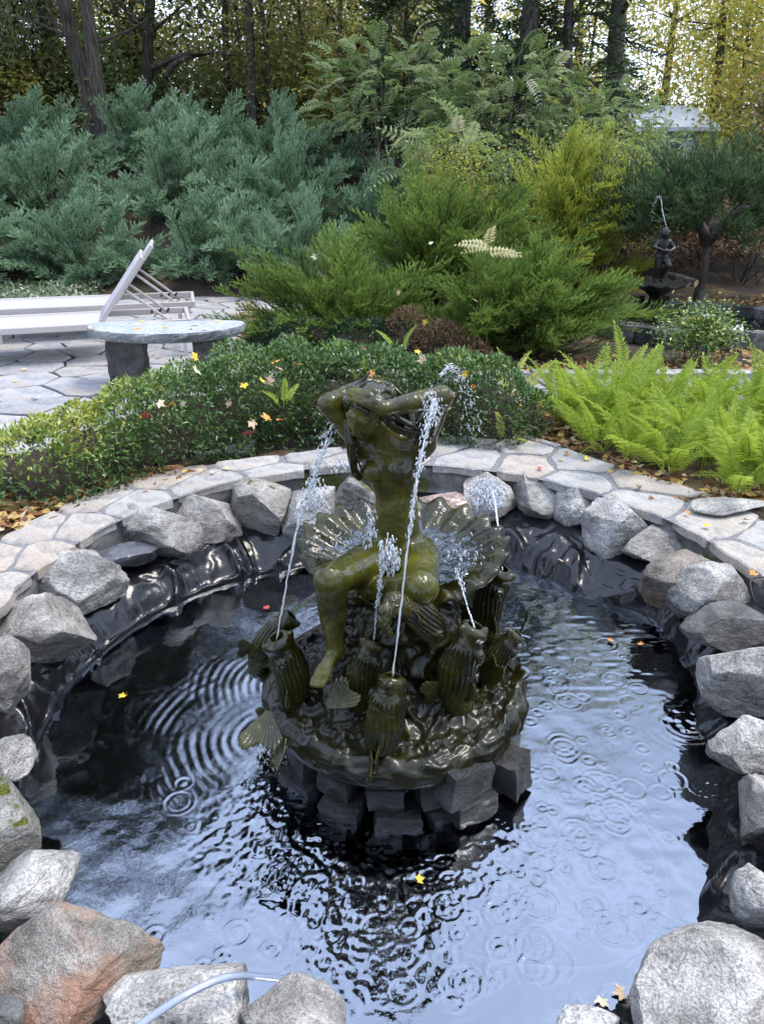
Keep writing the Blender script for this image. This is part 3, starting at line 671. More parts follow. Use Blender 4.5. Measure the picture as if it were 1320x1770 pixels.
ROCKS = [
 (603, 862, 66, 70, 'rock_moss', 'small boulder capped with yellow-green moss behind the statue', .9),
 (533, 888, 84, 84, 'rock_pale', 'pale round boulder under the falling spray beside the mossy boulder', .9),
 (446, 885, 102, 98, 'rock_spotmoss', 'upright grey boulder with a moss spot low on its side', .95),
 (360, 902, 96, 90, 'rock_pale', 'egg-shaped pale boulder between upright grey and broad pitted boulders', .85),
 (275, 925, 140, 100, 'rock', 'broad pitted boulder lying against the mossy part of the wall', .85),
 (190, 968, 138, 74, 'rock_wet', 'flat wedge of wet dark slate among the boulders', .55),
 (118, 1008, 165, 112, 'rock', 'rounded grey boulder next to the wet slate wedge', .85),
 (62, 1087, 172, 120, 'rock_spotmoss', 'large pale boulder with one tuft of moss on its face', .85),
 (0, 1168, 84, 125, 'rock', 'smooth grey boulder below the moss-tufted large one', .85),
 (6, 1316, 90, 84, 'rock_pale', 'small whitish boulder above the dark mossy one', .8),
 (8, 1432, 88, 150, 'rock_moss', 'tall dark boulder with moss on its top edge', .8),
 (48, 1543, 150, 128, 'rock', 'blocky grey granite boulder behind the pink-stained one', .8),
 (118, 1692, 270, 172, 'rock_pink', 'largest boulder with a pink and rust stained top', .7),
 (290, 1745, 232, 132, 'rock_pale', 'pale boulder with the clear hose lying over it', .7),
 (505, 1775, 160, 106, 'rock', 'low pointed boulder beneath the end of the hose', .8),
 (770, 868, 98, 74, 'flat_pink', 'flat wet pinkish slab lying on the ledge behind the statue', .35),
 (846, 862, 88, 84, 'rock_pale', 'white-washed boulder that the rear water jet splashes on', .9),
 (928, 868, 90, 86, 'rock', 'fractured grey boulder next to the splashed white one', .9),
 (1005, 882, 96, 80, 'rock', 'rounded speckled boulder under the wide part of the coping', .85),
 (1065, 918, 100, 112, 'rock', 'blue-grey boulder leaning against the coping edge', .85),
 (1148, 946, 124, 80, 'rock_pale', 'flat-topped pale boulder with a dark undercut', .7),
 (1178, 1008, 124, 90, 'rock_brown', 'brownish boulder wedged behind a rounded grey one', .8),
 (1226, 1032, 118, 112, 'rock', 'upright rounded grey boulder beside the brownish one', .9),
 (1262, 1092, 138, 90, 'rock_darkwet', 'dark wet boulder with layered grain', .75),
 (1280, 1178, 124, 136, 'rock_pale', 'pale veined boulder below the dark wet one', .85),
 (1290, 1292, 104, 94, 'rock', 'rough grey boulder between two pale ones', .8),
 (1316, 1405, 84, 130, 'rock', 'tall grey boulder standing on the dry black liner', .85),
 (1318, 1556, 86, 96, 'rock_pale', 'small cracked boulder beside a yellow leaf on the liner', .85),
 (1232, 1735, 262, 172, 'rock_pale', 'big whitish boulder with a dark lower face', .7),
 (1012, 1790, 110, 70, 'rock_pale', 'low pale stone half under the coping beside the big whitish boulder', .7),
 (6, 1762, 70, 60, 'rock_darkwet', 'small dark stone tucked under the pink-stained boulder', .8)]
for q, r in enumerate(ROCKS):
    px, py, w_, h_, mt, lb, fl = r
    boulder(px, py, w_, h_, mt, lb, 100 + q * 7, zc=-.15 if py < 1100 else -.14, flat=fl * 1.08, rz=random.uniform(-.5, .5) if q not in (5, 15) else .25, cuts=(8, 13, 10, 16)[q % 4],
            tiltx=-.25 if py < 1000 and mt not in ('flat_pink',) else random.uniform(-.15, .1), deep=1.0)
# loose slab on the coping by the ferns
boulder(1262, 875, 122, 42, 'rock_pale', 'thin loose flagstone lying on the coping beside the ferns', 911, zc=.035, flat=.40, cuts=10, sub=4, deep=.9, name='loose_flagstone', cat='stone')
# ------------------------------------------------------------------ the fountain: one bronze casting
SX, SY = 0.05, 2.34
SB = np.array([SX, SY, WZ])
fountain = empty('bronze_fountain', SB, 'olive bronze fountain of a seated woman with raised arms, scallop shell and spouting fish', 'fountain')
def part(name, v, f, mat, parent=None, rnd=None, smooth=True, root=SB):
    return link(name, mesh(name, np.asarray(v) - root, f, M[mat] if isinstance(mat, str) else mat, smooth, rnd), parent)
def J(px, py, Y): return V(px, py, Y)
def nrm(v): v = np.asarray(v, float); return v / np.linalg.norm(v)
# --- the figure
B = SDF((-.34, 1.94, .02), (.30, 2.56, 1.07), .0051)
pel, wai, rib, che = J(690, 962, 2.40), J(684, 885, 2.40), J(680, 820, 2.385), J(678, 778, 2.385)
shL, elL, wrL, haL = J(728, 764, 2.38), J(763, 686, 2.27), J(664, 706, 2.20), J(630, 688, 2.21)
shR, elR, wrR, haR = J(628, 770, 2.40), J(568, 698, 2.37), J(634, 664, 2.43), J(688, 672, 2.44)
hipR, knR, anR, toR = J(656, 965, 2.37), J(571, 1003, 2.11), J(579, 1124, 2.12), J(548, 1180, 2.03)
hipL, knL, anL, toL = J(722, 965, 2.385), J(726, 1015, 2.11), J(612, 1022, 2.26), J(545, 1003, 2.31)
B.ell(pel, (.108, .085, .085), .03); B.ell(wai, (.066, .054, .10), .05); B.ell(rib, (.079, .064, .105), .05); B.ell(che + [0, 0, .012], (.086, .054, .055), .04)
B.cone(pel + [0, 0, .03], wai, .082, .060, .05)
B.cone(wai + [0, -.02, -.06], wai + [0, -.012, .03], .052, .05, .04)                       # belly
B.cone(shR, shL, .042, .042, .035)
B.cone(che + [0, .005, .03], J(655, 741, 2.355), .045, .036, .03)                           # neck
for s_, px in ((-1, 641), (1, 694)):
    c = J(px, 815, 2.335); B.ell(c, (.037, .037, .038), .025)
# arms
B.chain([shL, shL + (elL - shL) * .5, elL], [.042, .039, .033], .022); B.chain([elL, elL + (wrL - elL) * .35, wrL], [.035, .035, .022], .012)
B.chain([shR, shR + (elR - shR) * .5, elR], [.041, .038, .033], .022); B.chain([elR, elR + (wrR - elR) * .4, wrR], [.034, .033, .022], .012)
B.cone(rib + [.048, 0, .06], shL, .044, .042, .03); B.cone(rib + [-.048, 0, .06], shR, .044, .041, .03)
def hand(wr, ha, side, curl):
    d = nrm(ha - wr); s_ = nrm(np.cross(d, curl)) * side; B.cone(wr, wr + d * .03, .022, .020, .012)
    for q in (-1, 1): B.cone(wr + d * .028 + s_ * q * .009, wr + d * .058 + s_ * q * .012, .013, .012, .01)
    for q, L in zip((-1.5, -.5, .5, 1.5), (.034, .042, .040, .030)):
        k0 = wr + d * .058 + s_ * q * .0115; k1 = k0 + d * L * .5 + curl * .006; k2 = k1 + d * L * .42 + curl * .013; k3 = k2 + d * L * .3 + curl * .016
        B.chain([k0, k1, k2, k3], [.0082, .0078, .0072, .006], .004)
    t0 = wr + d * .022 - s_ * .018; B.chain([t0, t0 + d * .022 - s_ * .014, t0 + d * .042 - s_ * .014 + curl * .006], [.0105, .009, .0072], .006)
# head, bowed towards her right
hc = J(636, 706, 2.315); fd = nrm((-.50, -.70, -.46)); up = nrm(np.array([.02, -.42, .9]) - fd * np.dot([.02, -.42, .9], fd)); rt = np.cross(fd, up); HM = np.stack([rt, fd, up], 1)
def hp(r, f_, u_): return hc + rt * r + fd * f_ + up * u_
B.ell(hc, (.056, .070, .070), .01, HM); B.ell(hp(0, .030, -.035), (.044, .044, .058), .02, HM)
B.ell(hp(0, .050, -.082), (.017, .016, .014), .018, HM)                                      # chin
B.cone(hp(0, .073, .010), hp(0, .088, -.028), .006, .0095, .008); B.cone(hp(-.009, .078, -.033), hp(.009, .078, -.033), .005, .005, .006)   # nose
B.cone(hp(-.034, .062, .016), hp(.034, .062, .016), .008, .008, .012)                        # brow
for q in (-1, 1):
    B.ell(hp(q * .021, .071, -.001), (.012, .009, .0075), .006, HM, sub=True); B.ell(hp(q * .021, .062, -.002), (.010, .009, .007), .003, HM)
    B.ell(hp(q * .030, .052, -.030), (.016, .015, .014), .015, HM)
B.cone(hp(-.013, .070, -.052), hp(.013, .070, -.052), .0048, .0048, .004); B.cone(hp(-.011, .070, -.062), hp(.011, .070, -.062), .0055, .0055, .004)
B.cone(hp(-.018, .078, -.0572), hp(.018, .078, -.0572), .0022, .0022, .003, sub=True)
hand(wrL, haL, 1, nrm(hc - wrL) * .9); hand(wrR, haR, -1, nrm(hc + [.03, .02, -.03] - wrR))
# legs
def limb(a, b, radii, k=.025):
    n = len(radii) - 1; B.chain([a + (b - a) * q / n for q in range(n + 1)], radii, k)
limb(hipR, knR, (.078, .072, .060, .049)); limb(hipL, knL, (.080, .076, .066, .055))
B.ell(knR + [0, -.010, .004], (.040, .040, .044), .03); B.ell(knL + [.004, -.012, .004], (.044, .042, .046), .03)
limb(knR, anR, (.048, .049, .044, .033, .025), .018); B.ell(knR + (anR - knR) * .33 + [0, .020, 0], (.036, .034, .075), .03)
limb(knL, anL, (.050, .049, .043, .033, .026), .018)
def foot(an, to, sgn):
    d = nrm(to - an); s_ = nrm(np.cross(d, (0, 0, 1))); u_ = np.cross(s_, d)
    B.cone(an, an - d * .012 - u_ * .015, .026, .024, .015); B.cone(an, an + d * .06, .026, .021, .015); B.ell(an + d * .085, (.030, .030, .017), .02, np.stack([d, s_, u_], 1))
    for q, L in zip((-2, -1, 0, 1, 2), (.036, .036, .034, .030, .026) if sgn > 0 else (.026, .030, .034, .036, .036)):
        a_ = an + d * .098 + s_ * q * .0105 - u_ * .004; B.chain([a_, a_ + d * L * .6 + u_ * .002, a_ + d * L - u_ * .004], [.0085, .0078, .007], .004)
foot(anR, toR, -1); foot(anL, toL, 1)
v, f = B.mesh(); fig = part('figure', v, f, 'fig_bronze', fountain); del B
# --- hair, modelled in thick locks
Hs = SDF((-.25, 2.14, .68), (.22, 2.50, 1.07), .0042)
Hs.ell(hp(0, -.018, .010), (.058, .068, .068), .01, HM)
rg = np.random.default_rng(5)
def lock(pts, r0, r1): 
    P_ = smooth_path(pts, 9); rr_ = np.interp(np.linspace(0, 1, 9), [0, .3, 1], [r0, r0 * 1.05, r1]); Hs.chain(list(P_), list(rr_), .0045)
for q in range(46):                                                                        # locks swept over the skull
    a0 = rg.uniform(-1.25, 1.25); st = hp(math.sin(a0) * .060, .052 * math.cos(a0 * .8) + .006, .046 + .02 * math.cos(a0))
    b0 = rg.uniform(.2, 1) * np.sign(a0) * 1.0
    md = hp(math.sin(a0) * .066 + .004 * b0, -.012, .072 - .030 * abs(a0)); en = hp(math.sin(a0) * .058 + rg.normal() * .008, -.082, .012 + rg.normal() * .02)
    lock([st + rg.normal(size=3) * .003, (st + md) / 2 + up * .009 + rg.normal(size=3) * .004, md + rg.normal(size=3) * .005, en], rg.uniform(.005, .0085), .0045)
for q in range(11):                                                                        # falling past the face onto her right breast
    o_ = rg.normal(size=3) * .011; lock([hp(.060, .012, .02) + o_, hp(.066, .012, -.045) + o_, J(612, 772, 2.31) + o_ * 1.2, J(618 + rg.normal() * 6, 806, 2.315) + o_, J(630 + rg.normal() * 6, 832 + rg.normal() * 8, 2.33) + o_ * .8], rg.uniform(.005, .008), .003)
for q in range(15):                                                                        # gathered back under her left forearm to the hand
    o_ = rg.normal(size=3) * .010; lock([hp(-.060, .000, .010) + o_, J(672, 728, 2.30) + o_, J(694, 741, 2.30) + o_ * 1.2, J(716, 746, 2.31) + o_, J(728 + rg.normal() * 5, 733 + rg.normal() * 5, 2.335) + o_ * .7], rg.uniform(.0055, .008), .004)
for q in range(10):
    o_ = rg.normal(size=3) * .012; lock([hp(-.03, -.06, .04) + o_, J(680, 690, 2.42) + o_, J(700, 706, 2.42) + o_, J(706, 732, 2.40) + o_], rg.uniform(.008, .012), .006)
v, f = Hs.mesh(); part('hair', v, f, 'hair_bronze', fig); del Hs
# --- scallop shell basin
na, nv = 208, 30; a = np.linspace(0, 2 * math.pi, na, endpoint=False); vv = np.linspace(0, 1, nv)
SC = np.array([.075, 2.475, .0])
front = sstep(.25, .95, -np.sin(a))
def shell_surf(off):
    out_ = []
    for u_ in vv:
        rib_ = np.cos(22 * a + .6 * np.sin(3 * a)); r = (.368 + .010 * rib_ * u_ ** 3) * u_ * (1 - .05 * front)
        z = .285 + .112 * u_ ** 2.0 * (1 - .45 * front) - .02 * np.maximum(u_ - .9, 0) / .1 + .0145 * rib_ * u_ ** .8 * np.minimum(1, u_ * 3) + .010 * noise(np.stack([np.cos(a) * 4, np.sin(a) * 4, 0 * a + u_ * 4], -1), 61) * u_
        out_.append(np.stack([SC[0] + r * 1.02 * np.cos(a), SC[1] + r * .86 * np.sin(a), z + off * (1.6 - .8 * u_) + .03 * np.sin(a) * u_], -1))
    return np.array(out_)
top, bot = shell_surf(0), shell_surf(-.018); Vv = np.concatenate([top.reshape(-1, 3), bot.reshape(-1, 3)])
i = np.arange(nv - 1)[:, None] * na; j = np.arange(na)[None]; k = (j + 1) % na; F1 = np.stack([i + j, i + na + j, i + na + k, i + k], 2).reshape(-1, 4)
nn = nv * na; jj = np.arange(na); kk = (jj + 1) % na; b0 = (nv - 1) * na
rimf = np.stack([b0 + jj, nn + b0 + jj, nn + b0 + kk, b0 + kk], 1)
part('shell_basin', Vv, np.concatenate([F1, F1[:, ::-1] + nn, rimf]), 'fish_bronze', fountain)
# water standing in the shell
n_ = 90; g = np.linspace(-1, 1, n_); qx, qy = np.meshgrid(g, g, indexing='ij'); ins = np.hypot(qx, qy) < .80; id_ = np.full(qx.shape, -1, np.int64); id_[ins] = np.arange(ins.sum())
w3 = np.stack([SC[0] + qx * .35, SC[1] + qy * .30, 0 * qx], -1); w3[..., 2] = .334 + .03 * qy * .8 + .006 * fbm(w3 * 34, 3, 71)
f4 = np.stack([id_[:-1, :-1], id_[1:, :-1], id_[1:, 1:], id_[:-1, 1:]], -1).reshape(-1, 4); f4 = f4[(f4 >= 0).all(1)]
tag(link('basin_water', mesh('basin_water', w3[ins], f4, M['shell_water'])), 'churned water filling the bronze scallop shell', 'water')
# --- base: round plate with sculpted waves rising to a mound
prof = smooth_path(np.array([(.30, 0, -.235), (.42, 0, -.228), (.475, 0, -.205), (.485, 0, -.165), (.475, 0, -.128), (.445, 0, -.112), (.39, 0, -.125), (.32, 0, -.105), (.255, 0, -.05), (.215, 0, .03), (.20, 0, .12), (.215, 0, .20), (.15, 0, .26), (.0, 0, .27)]), 120)
na = 300; a = np.linspace(0, 2 * math.pi, na, endpoint=False)
P = np.stack([SX + prof[:, None, 0] * np.cos(a), SY + prof[:, None, 0] * np.sin(a), prof[:, None, 2] + 0 * a], -1)
dn = np.gradient(prof, axis=0); nx, nz = -dn[:, 2], dn[:, 0]; ln = np.hypot(nx, nz); nx, nz = -nx / ln, -nz / ln
wv = fbm(P * np.array([12, 12, 15]) + 1.8 * noise(P * 9, 81)[..., None], 4, 82); rdg = 1 - np.abs(noise(P * 19 + 1.8 * noise(P * 11, 83)[..., None], 84)) 
amp = np.interp(np.arange(120), [0, 22, 42, 50, 70, 119], [.006, .008, .012, .030, .034, .02])[:, None]
dsp = amp * (wv * .7 + rdg ** 3 * 1.1 - .25)
P[..., 0] -= dsp * nx[:, None] * np.cos(a) * -1; P[..., 1] -= dsp * nx[:, None] * np.sin(a) * -1; P[..., 2] += np.abs(dsp) * np.abs(nz[:, None])
i = np.arange(119)[:, None] * na; j = np.arange(na)[None]; k = (j + 1) % na
part('wave_base', P.reshape(-1, 3), np.stack([i + j, i + k, i + na + k, i + na + j], 2).reshape(-1, 4), 'base_bronze', fountain)
# --- fish
Fh = SDF((-.11, -.11, -.10), (.19, .11, .35), .0036)
Fh.chain([np.array(q, float) for q in ((.02, 0, -.02), (-.008, 0, .06), (-.012, 0, .14), (0, 0, .21), (.012, 0, .258))], [.050, .066, .071, .066, .053], .02)
Fh.chain([np.array(q, float) for q in ((.03, 0, -.02), (.085, 0, -.050), (.13, 0, -.035), (.150, 0, .015))], [.044, .034, .024, .015], .015)
G = Fh.grid(); an_ = np.arctan2(G[..., 1], G[..., 0] + .004)                                  # streaming ridges on the head and scales below
mk = sstep(.03, .09, G[..., 2]) * (1 - sstep(.215, .245, G[..., 2]))
Fh.S += (.0042 * mk * np.sin(an_ * 21 + 14 * G[..., 2] + .8 * np.sin(G[..., 2] * 40))).astype(np.float32)
mk2 = 1 - sstep(.02, .06, G[..., 2]); Fh.S += (.0018 * mk2 * np.sin(G[..., 2] * 330 + 2.2 * np.sin(an_ * 9))).astype(np.float32); del G, an_, mk, mk2
for s_ in (-1, 1):
    Fh.ell((.026, s_ * .056, .208), (.025, .018, .025), .008); Fh.torus((.030, s_ * .072, .210), (.3, s_, .15), .016, .0052, .003); Fh.ell((.031, s_ * .072, .210), (.010, .010, .010), .002)
Fh.torus((.022, 0, .276), (.38, 0, 1), .041, .0150, .008); Fh.cone((.060, 0, .250), (.074, .0, .268), .017, .014, .012); Fh.cone((-.03, 0, .262), (-.036, 0, .292), .015, .013, .010)
Fh.cone((.028, 0, .36), (.012, 0, .222), .036, .018, .006, sub=True)
fv, ff = Fh.mesh(); del Fh
FISH_ME = mesh('fish_body', fv, ff, M['fish_bronze'])
def fan(r0, r1, spread, ribs, wave, bend, n=33, m=9, th=.006):
    u_ = np.linspace(-1, 1, n); w_ = np.linspace(0, 1, m); out_ = []
    for sgn in (1, -1):
        for q in w_:
            r = r0 + (r1 * (1 - .18 * np.cos(u_ * math.pi * .9) ** 2 * 1.0 + .03 * np.cos(u_ * ribs * math.pi)) - r0) * q
            out_.append(np.stack([r * np.cos(u_ * spread), r * np.sin(u_ * spread), bend * q * q + wave * q * np.sin(u_ * ribs * math.pi) + sgn * th * (1 - .6 * q) / 2], -1))
    P_ = np.array(out_); V_ = P_.reshape(-1, 3); i = np.arange(m - 1)[:, None] * n; j = np.arange(n - 1)[None]
    F_ = np.stack([i + j, i + n + j, i + n + j + 1, i + j + 1], 2).reshape(-1, 4); t_ = m * n
    e = np.arange(n - 1); edge = np.stack([(m - 1) * n + e, t_ + (m - 1) * n + e, t_ + (m - 1) * n + e + 1, (m - 1) * n + e + 1], 1)
    e2 = np.arange(m - 1) * n; s1 = np.stack([e2, t_ + e2, t_ + e2 + n, e2 + n], 1); s2 = np.stack([e2 + n - 1, e2 + 2 * n - 1, t_ + e2 + 2 * n - 1, t_ + e2 + n - 1], 1)
    return V_, np.concatenate([F_, F_[:, ::-1] + t_, edge, s1, s2])
TAIL_ME = mesh('tail_fin', *fan(.012, .125, .62, 11, .0045, .02), M['bronze'])
SIDE_ME = mesh('side_fin', *fan(.010, .085, .50, 8, .0035, -.012), M['bronze'])
DORS_ME = mesh('back_fin', *fan(.02, .10, .75, 10, .0035, .0), M['bronze'])
def fish(px, py, Y, lean, rz, sc_=1.0, tail=True):
    """mouth at the given sight line; lean = tip of the body, rz = turn"""
    m = V(px, py, Y); e = Euler((lean[0], lean[1], rz)); mo = np.array(e.to_matrix()) @ (np.array([.02, 0, .285]) * sc_)
    o_ = link('fish', FISH_ME, fountain, loc=m - mo - SB, rot=e, scale=(sc_ * .84, sc_ * .84, sc_))
    if tail: link('tail_fin', TAIL_ME, o_, loc=(.150, 0, .012), rot=(0, -1.15, 0))
    for s_ in (-1, 1): link('side_fin', SIDE_ME, o_, loc=(.022, s_ * .060, .115), rot=(s_ * 1.2, 1.25, s_ * .5))
    link('back_fin', DORS_ME, o_, loc=(-.058, 0, .085), rot=(math.pi / 2, 2.6, 0))
    return m
mouthA = fish(478, 1106, 2.18, (0, .10), R_(200), 1.0, False)
mouthB = fish(678, 1172, 1.975, (.12, .05), R_(80), 1.0, False)
mouthC = fish(820, 1086, 2.12, (.10, .12), R_(25), 1.05)
mouthD = fish(868, 987, 2.50, (.05, .10), R_(-15), .98)
mouthE = fish(646, 1108, 2.14, (0, .15), R_(20), .86)
fish(893, 1098, 2.28, (0, .45), R_(10), .72)
fish(503, 1068, 2.44, (.1, .55), R_(15), .85)
fish(760, 1108, 2.13, (.35, 2.5), R_(60), .85, False)
# flaring tails that lie over the rim of the plate
for px, py, Y, rot, s_ in ((466, 1222, 1.98, (.15, .55, R_(-98)), 1.25), (640, 1292, 1.90, (1.5, .9, R_(-80)), .9), (495, 1270, 1.95, (.9, 1.0, R_(-110)), 1.0), (560, 1225, 2.02, (.4, -.3, R_(30)), 1.0)):
    link('tail_fin', TAIL_ME, fountain, loc=V(px, py, Y) - SB, rot=rot, scale=s_)
# --- plinth of granite blocks below the plate
plinth = empty('granite_plinth', (SX, SY, WZ - .1), 'ring of wet dark granite blocks standing in the water under the bronze plate', 'plinth')
PB = np.array([SX, SY, WZ - .1])
def block(name, c, size, rz, mat, seed, parent=plinth, root=PB):
    rg_ = np.random.default_rng(seed); n_ = 7; g = np.linspace(-1, 1, n_); V_, F_ = [], []
    for ax in range(3):
        for s_ in (-1, 1):
            A_, B_ = np.meshgrid(g, g, indexing='ij'); P_ = np.zeros((n_, n_, 3)); P_[..., ax] = s_; P_[..., (ax + 1) % 3] = A_; P_[..., (ax + 2) % 3] = B_
            i = np.arange(n_ - 1)[:, None] * n_ + np.arange(n_ - 1)[None]; q_ = np.stack([i, i + n_, i + n_ + 1, i + 1], -1).reshape(-1, 4)
            F_.append((q_ if s_ > 0 else q_[:, ::-1]) + len(V_) * n_ * n_); V_.append(P_.reshape(-1, 3))
    V_ = np.concatenate(V_); ln_ = np.linalg.norm(V_, axis=1, keepdims=True); V_ = V_ * (1 - .10 * np.clip(ln_ - 1.15, 0, 1)); V_ = V_ * (1 + .10 * fbm(V_ * 1.3 + seed * 1.7, 2, 7))[:, None] + .035 * noise(V_ * 3 + seed, 9)[:, None]
    V_ = V_ * np.asarray(size) / 2; E_ = np.array(Euler((rg_.normal() * .05, rg_.normal() * .05, rz)).to_matrix())
    return link(name, mesh(name, V_ @ E_.T, np.concatenate(F_), M[mat], True), parent, loc=np.asarray(c) - root)
sd_ = 0
for z0, r0, n_, hh in ((-.285, .385, 15, .105), (-.405, .415, 14, .125)):
    for q in range(n_):
        aa = 2 * math.pi * (q + (.5 if z0 < -.3 else 0)) / n_; sd_ += 1; wd = 2 * math.pi * r0 / n_ * random.uniform(.78, .93)
        block('granite_block', (SX + r0 * math.cos(aa), SY + r0 * math.sin(aa), z0), (random.uniform(.11, .15), wd, hh * random.uniform(.9, 1.0)), aa + random.uniform(-.12, .12), 'plinth', sd_)
cc = [(SX + .30 * math.cos(t_), SY + .30 * math.sin(t_)) for t_ in np.linspace(0, 6.28, 40)]
P, f = lathe_np([(.335, -.60), (.335, -.245), (.02, -.244)], (SX, SY), 60); part('core', P.reshape(-1, 3), f, 'plinth', plinth, root=PB)
for px, py, Y, sz, rz, mt in ((800, 1345, 1.93, (.17, .12, .13), .55, 'plinth_dry'), (872, 1330, 2.05, (.12, .15, .14), .95, 'plinth_dry'), (815, 1388, 1.92, (.16, .10, .09), .5, 'plinth')):
    p = V(px, py, Y); block('granite_block', p, sz, rz, mt, 70 + px)
# ------------------------------------------------------------------ water jets
DV, DF = ICO[1]
def jet(label, pts, rad, drops, spread, name='water_jet', tailr=None, n=70, seed=0, core=1.0, rise=.0):
    rg_ = np.random.default_rng(seed + 900); pa = smooth_path(pts, n); t_ = np.linspace(0, 1, n); parts_ = []
    if core > 0:
        m_ = max(6, int(n * core)); rd = np.interp(t_[:m_] / core, [0, 1], [rad[0], rad[1]]) * (1 + .35 * noise(np.stack([t_[:m_] * 38, 0 * t_[:m_], 0 * t_[:m_] + seed], -1), 5))
        parts_.append(tube(pa[:m_] + rg_.normal(size=(m_, 3)) * .0009, np.maximum(rd * .78, .0008), 7))
    u_ = np.sort(rg_.uniform(rise, 1, drops) ** .75); ix = np.clip((u_ * (n - 1)).astype(int), 0, n - 2); d_ = pa[ix + 1] - pa[ix]; d_ /= np.linalg.norm(d_, axis=1, keepdims=True)
    pos = pa[ix] + rg_.normal(size=(drops, 3)) * (spread * (.15 + u_ ** 1.6))[:, None]
    s_ = rg_.uniform(.0007, .0026, drops) * (1 - .25 * u_); M_ = frame(d_ + rg_.normal(size=(drops, 3)) * .25) * np.array([1.0, 1, 1])
    M_[:, :, 0] *= rg_.uniform(1.6, 6.5, drops)[:, None]
    a_, b_, _ = stamp(DV, DF, pos, M_, s_); parts_.append((a_, b_))
    dm = mesh('droplets', a_, b_, M['jet'])
    if core <= 0: return tag(link('water_spray', dm), label, 'water spray', 'water thrown by the big fountain', 'stuff')
    o_ = empty(name, pa[0], label, 'water jet', 'water thrown by the big fountain')
    tv, tf = parts_[0]; link('stream', mesh('stream', tv - pa[0], tf, M['jet']), o_); dm.transform(Matrix.Translation(-Vector(pa[0]))); link('droplets', dm, o_)['kind'] = 'stuff'
    return o_
jet('water jet from the left fish rising past the woman\'s bent elbow', [mouthA, V(497, 1000, 2.19), V(514, 912, 2.21), V(536, 845, 2.24), V(557, 785, 2.27), V(572, 738, 2.30)], (.0034, .007), 300, .012, core=.92, seed=1, rise=.35)
jet('water jet from the front fish crossing the torso to the raised elbow', [mouthB, V(692, 1055, 1.99), V(706, 930, 2.02), V(722, 820, 2.06), V(737, 745, 2.11), V(751, 688, 2.16)], (.0038, .0048), 330, .009, core=1.0, seed=2, rise=.3)
jet('spray of drops tumbling over beyond the raised elbow', [V(762, 648, 2.2), V(775, 636, 2.22), V(790, 642, 2.26), V(803, 672, 2.32), V(815, 715, 2.38), V(824, 765, 2.42)], (.004, .003), 220, .020, core=0, seed=3)
jet('short thin jet from the right front fish', [mouthC, V(808, 1050, 2.18), V(796, 1008, 2.26), V(790, 985, 2.32)], (.0042, .003), 60, .007, core=.8, seed=4, rise=.4)
jet('jet from the rear fish arching back onto the white-washed boulder', [mouthD, V(863, 935, 2.58), V(858, 890, 2.72), V(850, 848, 2.95), V(838, 832, 3.15), V(828, 850, 3.35)], (.0036, .0055), 300, .03, core=.6, seed=5, rise=.35)
jet('thin jet from the small fish rising into the woman\'s lap', [mouthE, V(650, 1060, 2.13), V(657, 1005, 2.12), V(664, 955, 2.13)], (.0036, .004), 180, .008, core=1, seed=6, rise=.3)
def splash(label, c, rx, n, seed, top=1.0, seedv=0, sz=(.0010, .0036)):
    rg_ = np.random.default_rng(seed); d_ = rg_.normal(size=(n, 3)); d_ /= np.linalg.norm(d_, axis=1, keepdims=True); r = rg_.uniform(0, 1, n) ** .6
    pos = np.asarray(c) + d_ * r[:, None] * np.asarray(rx); M_ = frame(np.stack([d_[:, 0] * .3, d_[:, 1] * .3, -np.ones(n)], 1)); M_[:, :, 0] *= rg_.uniform(1.2, 6, n)[:, None]
    a_, b_, _ = stamp(DV, DF, pos, M_, rg_.uniform(sz[0], sz[1], n)); return tag(link('water_splash', mesh('water_splash', a_, b_, M['jet'])), label, 'splash', 'water thrown by the big fountain', 'stuff')
splash('white splash of water breaking on the woman\'s lap', V(672, 962, 2.13), (.04, .03, .08), 260, 11)
splash('burst of spray over the white-washed boulder', V(842, 856, 3.62), (.11, .09, .09), 500, 12, sz=(.0015, .0055))
splash('spray falling from her bent arm onto the pale boulder', V(545, 868, 3.0), (.07, .05, .14), 260, 13, sz=(.0012, .0038))
splash('drops scattered beside the mossy boulder', V(585, 805, 2.9), (.06, .05, .03), 60, 14)
splash('water running off her raised elbow', V(746, 705, 2.20), (.035, .03, .06), 110, 15, sz=(.0008, .0026))
splash('water spilling down the hip beside the shell', V(638, 915, 2.28), (.03, .03, .11), 110, 16, sz=(.001, .003))

splash('froth of drops dancing over the water in the shell left of the woman', V(590, 935, 2.42), (.13, .10, .02), 80, 17, sz=(.0008, .0026))
splash('froth of drops dancing over the water in the shell right of the woman', V(805, 955, 2.40), (.11, .11, .02), 90, 18, sz=(.0008, .0026))
splash('thin water threads dripping off the left rim of the bronze plate', V(470, 1305, 2.0), (.07, .05, .07), 160, 19, sz=(.0007, .002))
